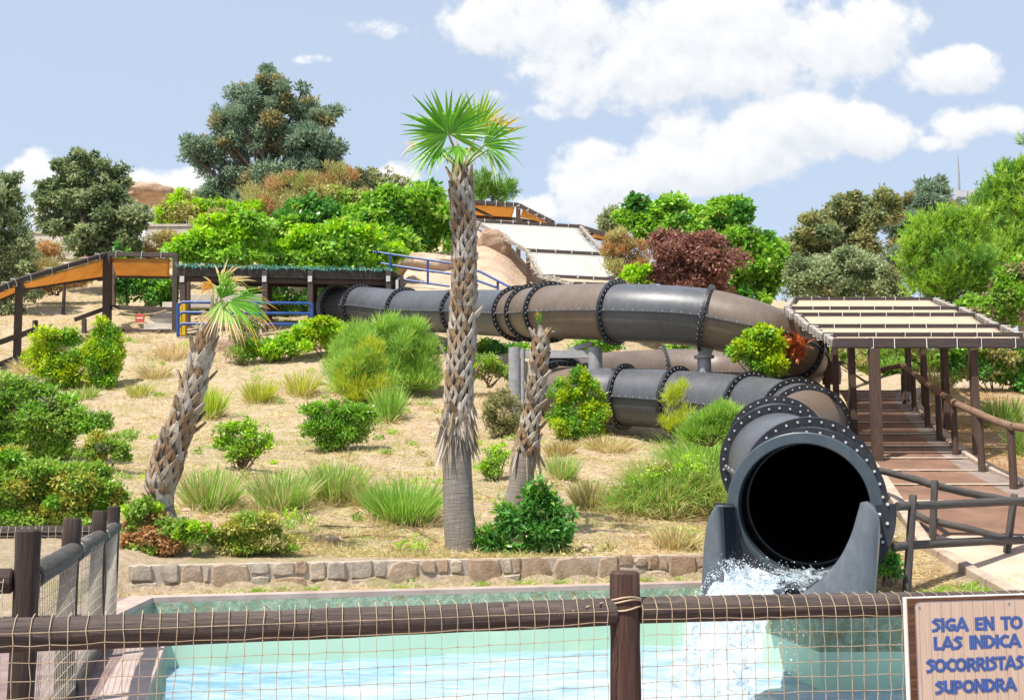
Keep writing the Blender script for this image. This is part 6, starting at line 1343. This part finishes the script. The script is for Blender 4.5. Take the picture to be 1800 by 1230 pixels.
for t in [('upright green grass clump nearest the leaning palm', 368, 896, 110, 92, 900, ['grass', 'straw']), ('second green grass clump right of the leaning palm', 495, 896, 110, 92, 900, ['grass', 'straw']),
          ('pale green grass clump below the glossy rounded shrub', 590, 884, 95, 92, 900, ['grass', 'drygreen']), ('wide bushy green grass clump left of the tall palm foot', 708, 915, 140, 92, 1500, ['grass', 'grass']),
          ('straw coloured grass clump between the pale and the wide green clumps', 640, 890, 70, 60, 500, ['drygreen', 'straw']), ('green and dry grass clump right of the short crooked palm', 990, 842, 60, 55, 500, ['grass', 'straw']),
          ('dry straw clump left of the tall grass bank', 1040, 890, 80, 62, 700, ['drygreen', 'straw']), ('dry straw clump on the wall top near the slide mouth', 1185, 965, 80, 50, 600, ['straw', 'drygreen']),
          ('slim green grass clump behind the leaning palm trunk', 372, 735, 44, 72, 420, ['feather_yellow', 'feather']), ('yellowish grass clump high on the slope', 456, 706, 60, 50, 500, ['feather_yellow', 'drygreen']),
          ('yellowish grass clump left of the broom bush', 530, 694, 60, 55, 500, ['feather_yellow', 'straw']), ('tall thin green grass at the right foot of the broom bush', 683, 742, 50, 80, 500, ['grass', 'feather']),
          ('small green clump left of the yellowish grass', 245, 695, 50, 30, 260, ['drygreen', 'feather_yellow']), ('short dry grass clump under the retaining wall', 272, 664, 60, 34, 400, ['straw', 'drygreen']),
          ('short dry straw hump below the stairs wall', 305, 628, 70, 34, 500, ['straw', 'straw']), ('short dry straw hump left of the twin bushes', 60, 655, 90, 40, 600, ['straw', 'drygreen']),
          ('dry grass clump in front of the lower tube', 1070, 790, 110, 36, 900, ['straw', 'drygreen']), ('reddish dry clump left of the dry grass below the lower tube', 985, 800, 60, 36, 400, ['drygreen', 'rusty']),
          ('tiny green clump on the sandstone slope above the tube', 908, 470, 34, 36, 160, ['grass', 'straw'], 49), ('small olive green clump below the twin bushes', 150, 700, 50, 30, 250, ['grass', 'drygreen']),
          ('tall pale grass behind the pergola handrail', 1760, 745, 80, 70, 600, ['grass', 'drygreen'], 24), ('tall dry green grass at the right edge beside the handrail', 1812, 790, 80, 80, 700, ['grass', 'drygreen'], 20.5),
          ('dry grass clump beside the path below the cream roof', 1650, 700, 60, 50, 500, ['drygreen', 'straw'], 30), ('pale pampas grass on the left skyline', 285, 395, 60, 50, 400, ['straw', 'straw'], 64)]:
    tuft(*t[:7], d=t[7] if len(t) > 7 else None, wd=.014 if t[2] > 780 else .02)
# the high grass bank left of the slide mouth: six overlapping clumps
for lab, px, py, w, h, n, mats in [('tall grass clump at the left end of the grass bank by the slide', 1112, 905, 90, 95, 1300, ['grass', 'drygreen']), ('fresh green grass clump in the middle of the grass bank by the slide', 1165, 905, 110, 140, 2200, ['grass', 'drygreen']),
          ('tall grass clump touching the left side of the slide mouth', 1228, 905, 110, 165, 2300, ['grass', 'drygreen']), ('pale drooping grass on the top of the grass bank by the slide', 1150, 850, 110, 80, 1200, ['drygreen', 'grass']), ('feathery grass clump at the back of the grass bank by the slide', 1215, 830, 110, 110, 1600, ['grass', 'feather']), ('tall feathery grass clump between the lower tube and the slide mouth', 1252, 850, 80, 130, 1300, ['feather', 'grass'])]:
    tuft(lab, px, py, w, h, n, mats, droop=.55, wd=.013)
garden('shrub', 'leafy green undergrowth inside the grass bank beside the slide', 'bush', (1185, 908), [(1150, 850, 44, 26), (1215, 840, 44, 34), (1240, 870, 28, 28), (1175, 880, 60, 22), (1112, 870, 26, 24)], [('hedge', .5), ('lime', .3), ('drygreen', .2)], (.07, .03), 9000, sub=11)

def ground_cover():
    n = 120000; t = RNG.uniform(-.5, .30, n); Y = 15.75 + 42 * RNG.random(n) ** 1.6; X = t * Y; yy = Y - .294 * np.clip(X, -12, 6) * (1 - sstep(17, 27, Y)) - .06
    k = (yy > 15.66) | (X < -4.9); k &= (fbm(X * .9, Y * .9, 3, 40) > -.12) | (RNG.random(n) < .3); X, Y = X[k], Y[k]; m = len(X)
    P = np.stack([X, Y, H(X, Y) + .005], -1); D = np.stack([RNG.normal(0, 1, m), RNG.normal(0, 1, m), np.abs(RNG.normal(.12, .22, m))], -1); s = 1 + (Y - 16) / 26
    o = blade_mesh('dry_straw', P, D, RNG.uniform(.06, .22, m) * s, .007 * s, .25, G['straw']); tag(o, 'dry straw and clippings lying over the garden bank', 'dry grass', kind='stuff')
    n = 80000; t = RNG.uniform(-.5, .28, n); Y = 15.75 + 28 * RNG.random(n) ** 1.5; X = t * Y; yy = Y - .294 * np.clip(X, -12, 6) * (1 - sstep(17, 27, Y)) - .06
    k = ((yy > 15.66) | (X < -4.9)) & (fbm(X * .55, Y * .55, 4, 70) > .045); X, Y = X[k], Y[k]; m = len(X); P = np.stack([X, Y, H(X, Y)], -1); D = np.stack([RNG.normal(0, .5, m), RNG.normal(0, .5, m), np.ones(m)], -1)
    tag(blade_mesh('short_grass', P, D, RNG.uniform(.04, .13, m) * (1 + (Y - 16) / 30), .008, .3, G['drygreen']), 'thin short grass in patches on the dry bank', 'grass', kind='stuff')
    nc = 620; tc = RNG.uniform(-.48, .27, nc); Yc = 16 + 30 * RNG.random(nc) ** 1.3; n = nc * 46; i = np.repeat(np.arange(nc), 46); sz = RNG.uniform(.3, 1.1, nc)[i]
    X = (tc * Yc)[i] + RNG.normal(0, .10, n) * sz * 1.6; Y = Yc[i] + RNG.normal(0, .10, n) * sz * 1.6; yy = Y - .294 * np.clip(X, -12, 6) * (1 - sstep(17, 27, Y)) - .06; k = (yy > 15.75) | (X < -5); X, Y, sz, i = X[k], Y[k], sz[k], i[k]; m = len(X)
    P = np.stack([X, Y, H(X, Y) - .01], -1); D = np.stack([RNG.normal(0, .7, m), RNG.normal(0, .7, m), np.abs(RNG.normal(.7, .4, m))], -1); V, F = blade_geo(P, D, RNG.uniform(.08, .3, m) * sz * (1 + (Y - 16) / 40), .01, .5 * RNG.random(m))
    o = mesh_np('withered_tussocks', V, F, [G['straw'], G['drygreen'], G['rusty'], G['grass']], np.repeat(RNG.random(m), 3)); o.data.polygons.foreach_set('material_index', np.repeat(RNG.choice(4, nc, p=[.45, .3, .12, .13])[i].astype(np.int32), 3)); tag(o, 'small withered tussocks scattered over the dry bank', 'dry grass', kind='stuff')
    nc = 260; tc = RNG.uniform(-.48, .27, nc); Yc = 16 + 24 * RNG.random(nc) ** 1.2; n = nc * 70; i = np.repeat(np.arange(nc), 70); sz = RNG.uniform(.25, 1.2, nc)[i]; a = RNG.uniform(0, 6.283, n); q = np.sqrt(RNG.random(n)) * .24 * sz
    X = (tc * Yc)[i] + q * np.cos(a); Y = Yc[i] + q * np.sin(a); yy = Y - .294 * np.clip(X, -12, 6) * (1 - sstep(17, 27, Y)) - .06; k = (yy > 15.75) | (X < -5); X, Y, sz, i, q = X[k], Y[k], sz[k], i[k], q[k]; m = len(X)
    P = np.stack([X, Y, H(X, Y) + RNG.random(m) * (.26 * sz - q * .7).clip(.02, 1)], -1); o = leaf_mesh('low_weeds', P, RNG.normal(0, 1, (m, 3)) + np.array((0, 0, .6)), RNG.normal(0, .6, (m, 3)) + np.array((0, 0, 1)), RNG.uniform(.04, .11, m), RNG.uniform(.02, .045, m), [G['lime'], G['hedge'], G['drygreen']])
    o.data.polygons.foreach_set('material_index', RNG.choice(3, nc, p=[.35, .4, .25])[i].astype(np.int32)); tag(o, 'low leafy weeds in patches over the dry bank', 'weeds', kind='stuff')
    n = 420; t = RNG.uniform(-.45, .27, n); Y = 15.9 + 22 * RNG.random(n) ** 1.4; X = t * Y; yy = Y - .294 * np.clip(X, -12, 6) * (1 - sstep(17, 27, Y)) - .06; k = (yy > 15.8) | (X < -5); X, Y = X[k], Y[k]; n = len(X); mb = MB()
    for x, y in zip(X, Y):
        r = .02 + .07 * RNG.random() ** 3; c = np.array((x, y, float(H(x, y)) + r * .2)); b = len(mb.v); q = 7; ph = RNG.random() * 6
        for lv, sc, zz in ((0, 1, -.3), (1, .95, .2), (2, .5, .6)):
            for j in range(q): a = ph + j * 6.283 / q; rr_ = r * sc * RNG.uniform(.8, 1.15); mb.v.append(c + np.array((math.cos(a) * rr_ * 1.2, math.sin(a) * rr_, zz * r)))
        for lv in (0, 1):
            for j in range(q): j2 = (j + 1) % q; mb.face((b + lv * q + j, b + lv * q + j2, b + lv * q + q + j2, b + lv * q + q + j), [(0, 0)] * 4)
        mb.face([b + 2 * q + j for j in range(q)], [(0, 0)] * q)
    tag(mb.build('pebbles', M['rock_pale'], smooth=False), 'small stones lying on the dry bank', 'stones', kind='stuff')
    hose = mat_noise('brown_hose', [(.3, (.10, .06, .035)), (.7, (.2, .12, .08))], 5, .6, 0)
    for lab, pts, r in (('thin brown irrigation hose crossing the straw left of the tall palm', [(560, 927), (620, 929), (700, 925), (785, 927)], .012), ('short brown irrigation hose lying in front of the wide green grass', [(600, 948), (650, 944), (720, 946)], .012), ('dry brown stick lying left of the tall palm foot', [(718, 930), (750, 945), (775, 960)], .014)):
        P_ = [hit(*q) + (0, 0, .02) for q in pts]; Pf = []
        for a, b in zip(P_[:-1], P_[1:]):
            for f in np.linspace(0, 1, 12)[:-1]: q = a + (b - a) * f; Pf.append(np.array((q[0], q[1] + .03 * math.sin(q[0] * 5), float(H(q[0], q[1])) + .025)))
        mb = MB(); mb.tube(Pf, r, 6); tag(mb.build('hose' if 'hose' in lab else 'stick', hose, origin=P_[0]), lab, 'hose' if 'hose' in lab else 'stick')
    # strip between wall and coping
    n = 5000; X = RNG.uniform(-4.9, 2.6, n); Y = 15.06 + .294 * X + RNG.uniform(.3, .52, n); k = poly_sd(X, Y, POOL) > .31; X, Y = X[k], Y[k]; m = len(X); P = np.stack([X, Y, np.full(m, .0)], -1)
    D = np.stack([RNG.normal(0, .8, m), RNG.normal(0, .5, m), np.abs(RNG.normal(.25, .3, m))], -1); tag(blade_mesh('wall_foot_straw', P, D, RNG.uniform(.05, .16, m), .006, .3, G['straw']), 'straw along the foot of the stone wall', 'dry grass', kind='stuff')
    cx = RNG.uniform(-4.6, 2.4, 22); n = 1300; i = RNG.integers(0, 22, n); X = cx[i] + RNG.normal(0, .07, n); Y = 15.06 + .294 * X + RNG.uniform(.42, .53, n); P = np.stack([X, Y, np.full(n, .0)], -1)
    D = np.stack([RNG.normal(0, .5, n), RNG.normal(-.2, .4, n), np.ones(n)], -1); tag(blade_mesh('wall_foot_grass', P, D, RNG.uniform(.05, .15, n), .008, .3, G['lawn']), 'small green grass at the foot of the stone wall', 'grass', kind='stuff')
    # green lawn patch below the log fences and dry verge right of the path
    n = 14000; X = RNG.uniform(4.2, 8.5, n); Y = RNG.uniform(12.82, 13.6, n); k = (fbm(X * 1.2, Y * 2, 3, 8) > -.16) & (Y < 13.0 + .5 * np.clip((X - 4.4) / 1.2, 0, 1)); X, Y = X[k], Y[k]; m = len(X); P = np.stack([X, Y, H(X, Y)], -1)
    D = np.stack([RNG.normal(0, .5, m), RNG.normal(0, .5, m), np.ones(m)], -1); tag(blade_mesh('lawn', P, D, RNG.uniform(.03, .08, m), .007, .3, G['lawn']), 'bright green lawn patch below the log fences', 'grass', kind='stuff')
    n = 24000; Y = 15 + 16 * RNG.random(n); X = np.interp(Y, [p[0] for p in PATH_R][::-1], [p[1] for p in PATH_R][::-1]) + .2 + RNG.random(n) ** 1.3 * 4.5; P = np.stack([X, Y, H(X, Y)], -1)
    D = np.stack([RNG.normal(0, 1, n), RNG.normal(0, 1, n), np.abs(RNG.normal(.3, .4, n))], -1); tag(blade_mesh('verge_straw', P, D, RNG.uniform(.06, .22, n), .008, .3, G['rusty']), 'dry brown litter on the verge right of the path', 'dry grass', kind='stuff')
    n = 6000; Y = 12.9 + 2.2 * RNG.random(n); X = RNG.uniform(4.0, 5.2, n); P = np.stack([X, Y, H(X, Y)], -1); D = np.stack([RNG.normal(0, 1, n), RNG.normal(0, 1, n), np.abs(RNG.normal(.3, .4, n))], -1)
    tag(blade_mesh('fence_straw', P, D, RNG.uniform(.05, .16, n), .006, .3, G['straw']), 'pale straw round the log fence feet', 'dry grass', kind='stuff')
ground_cover()
netted_pergola()
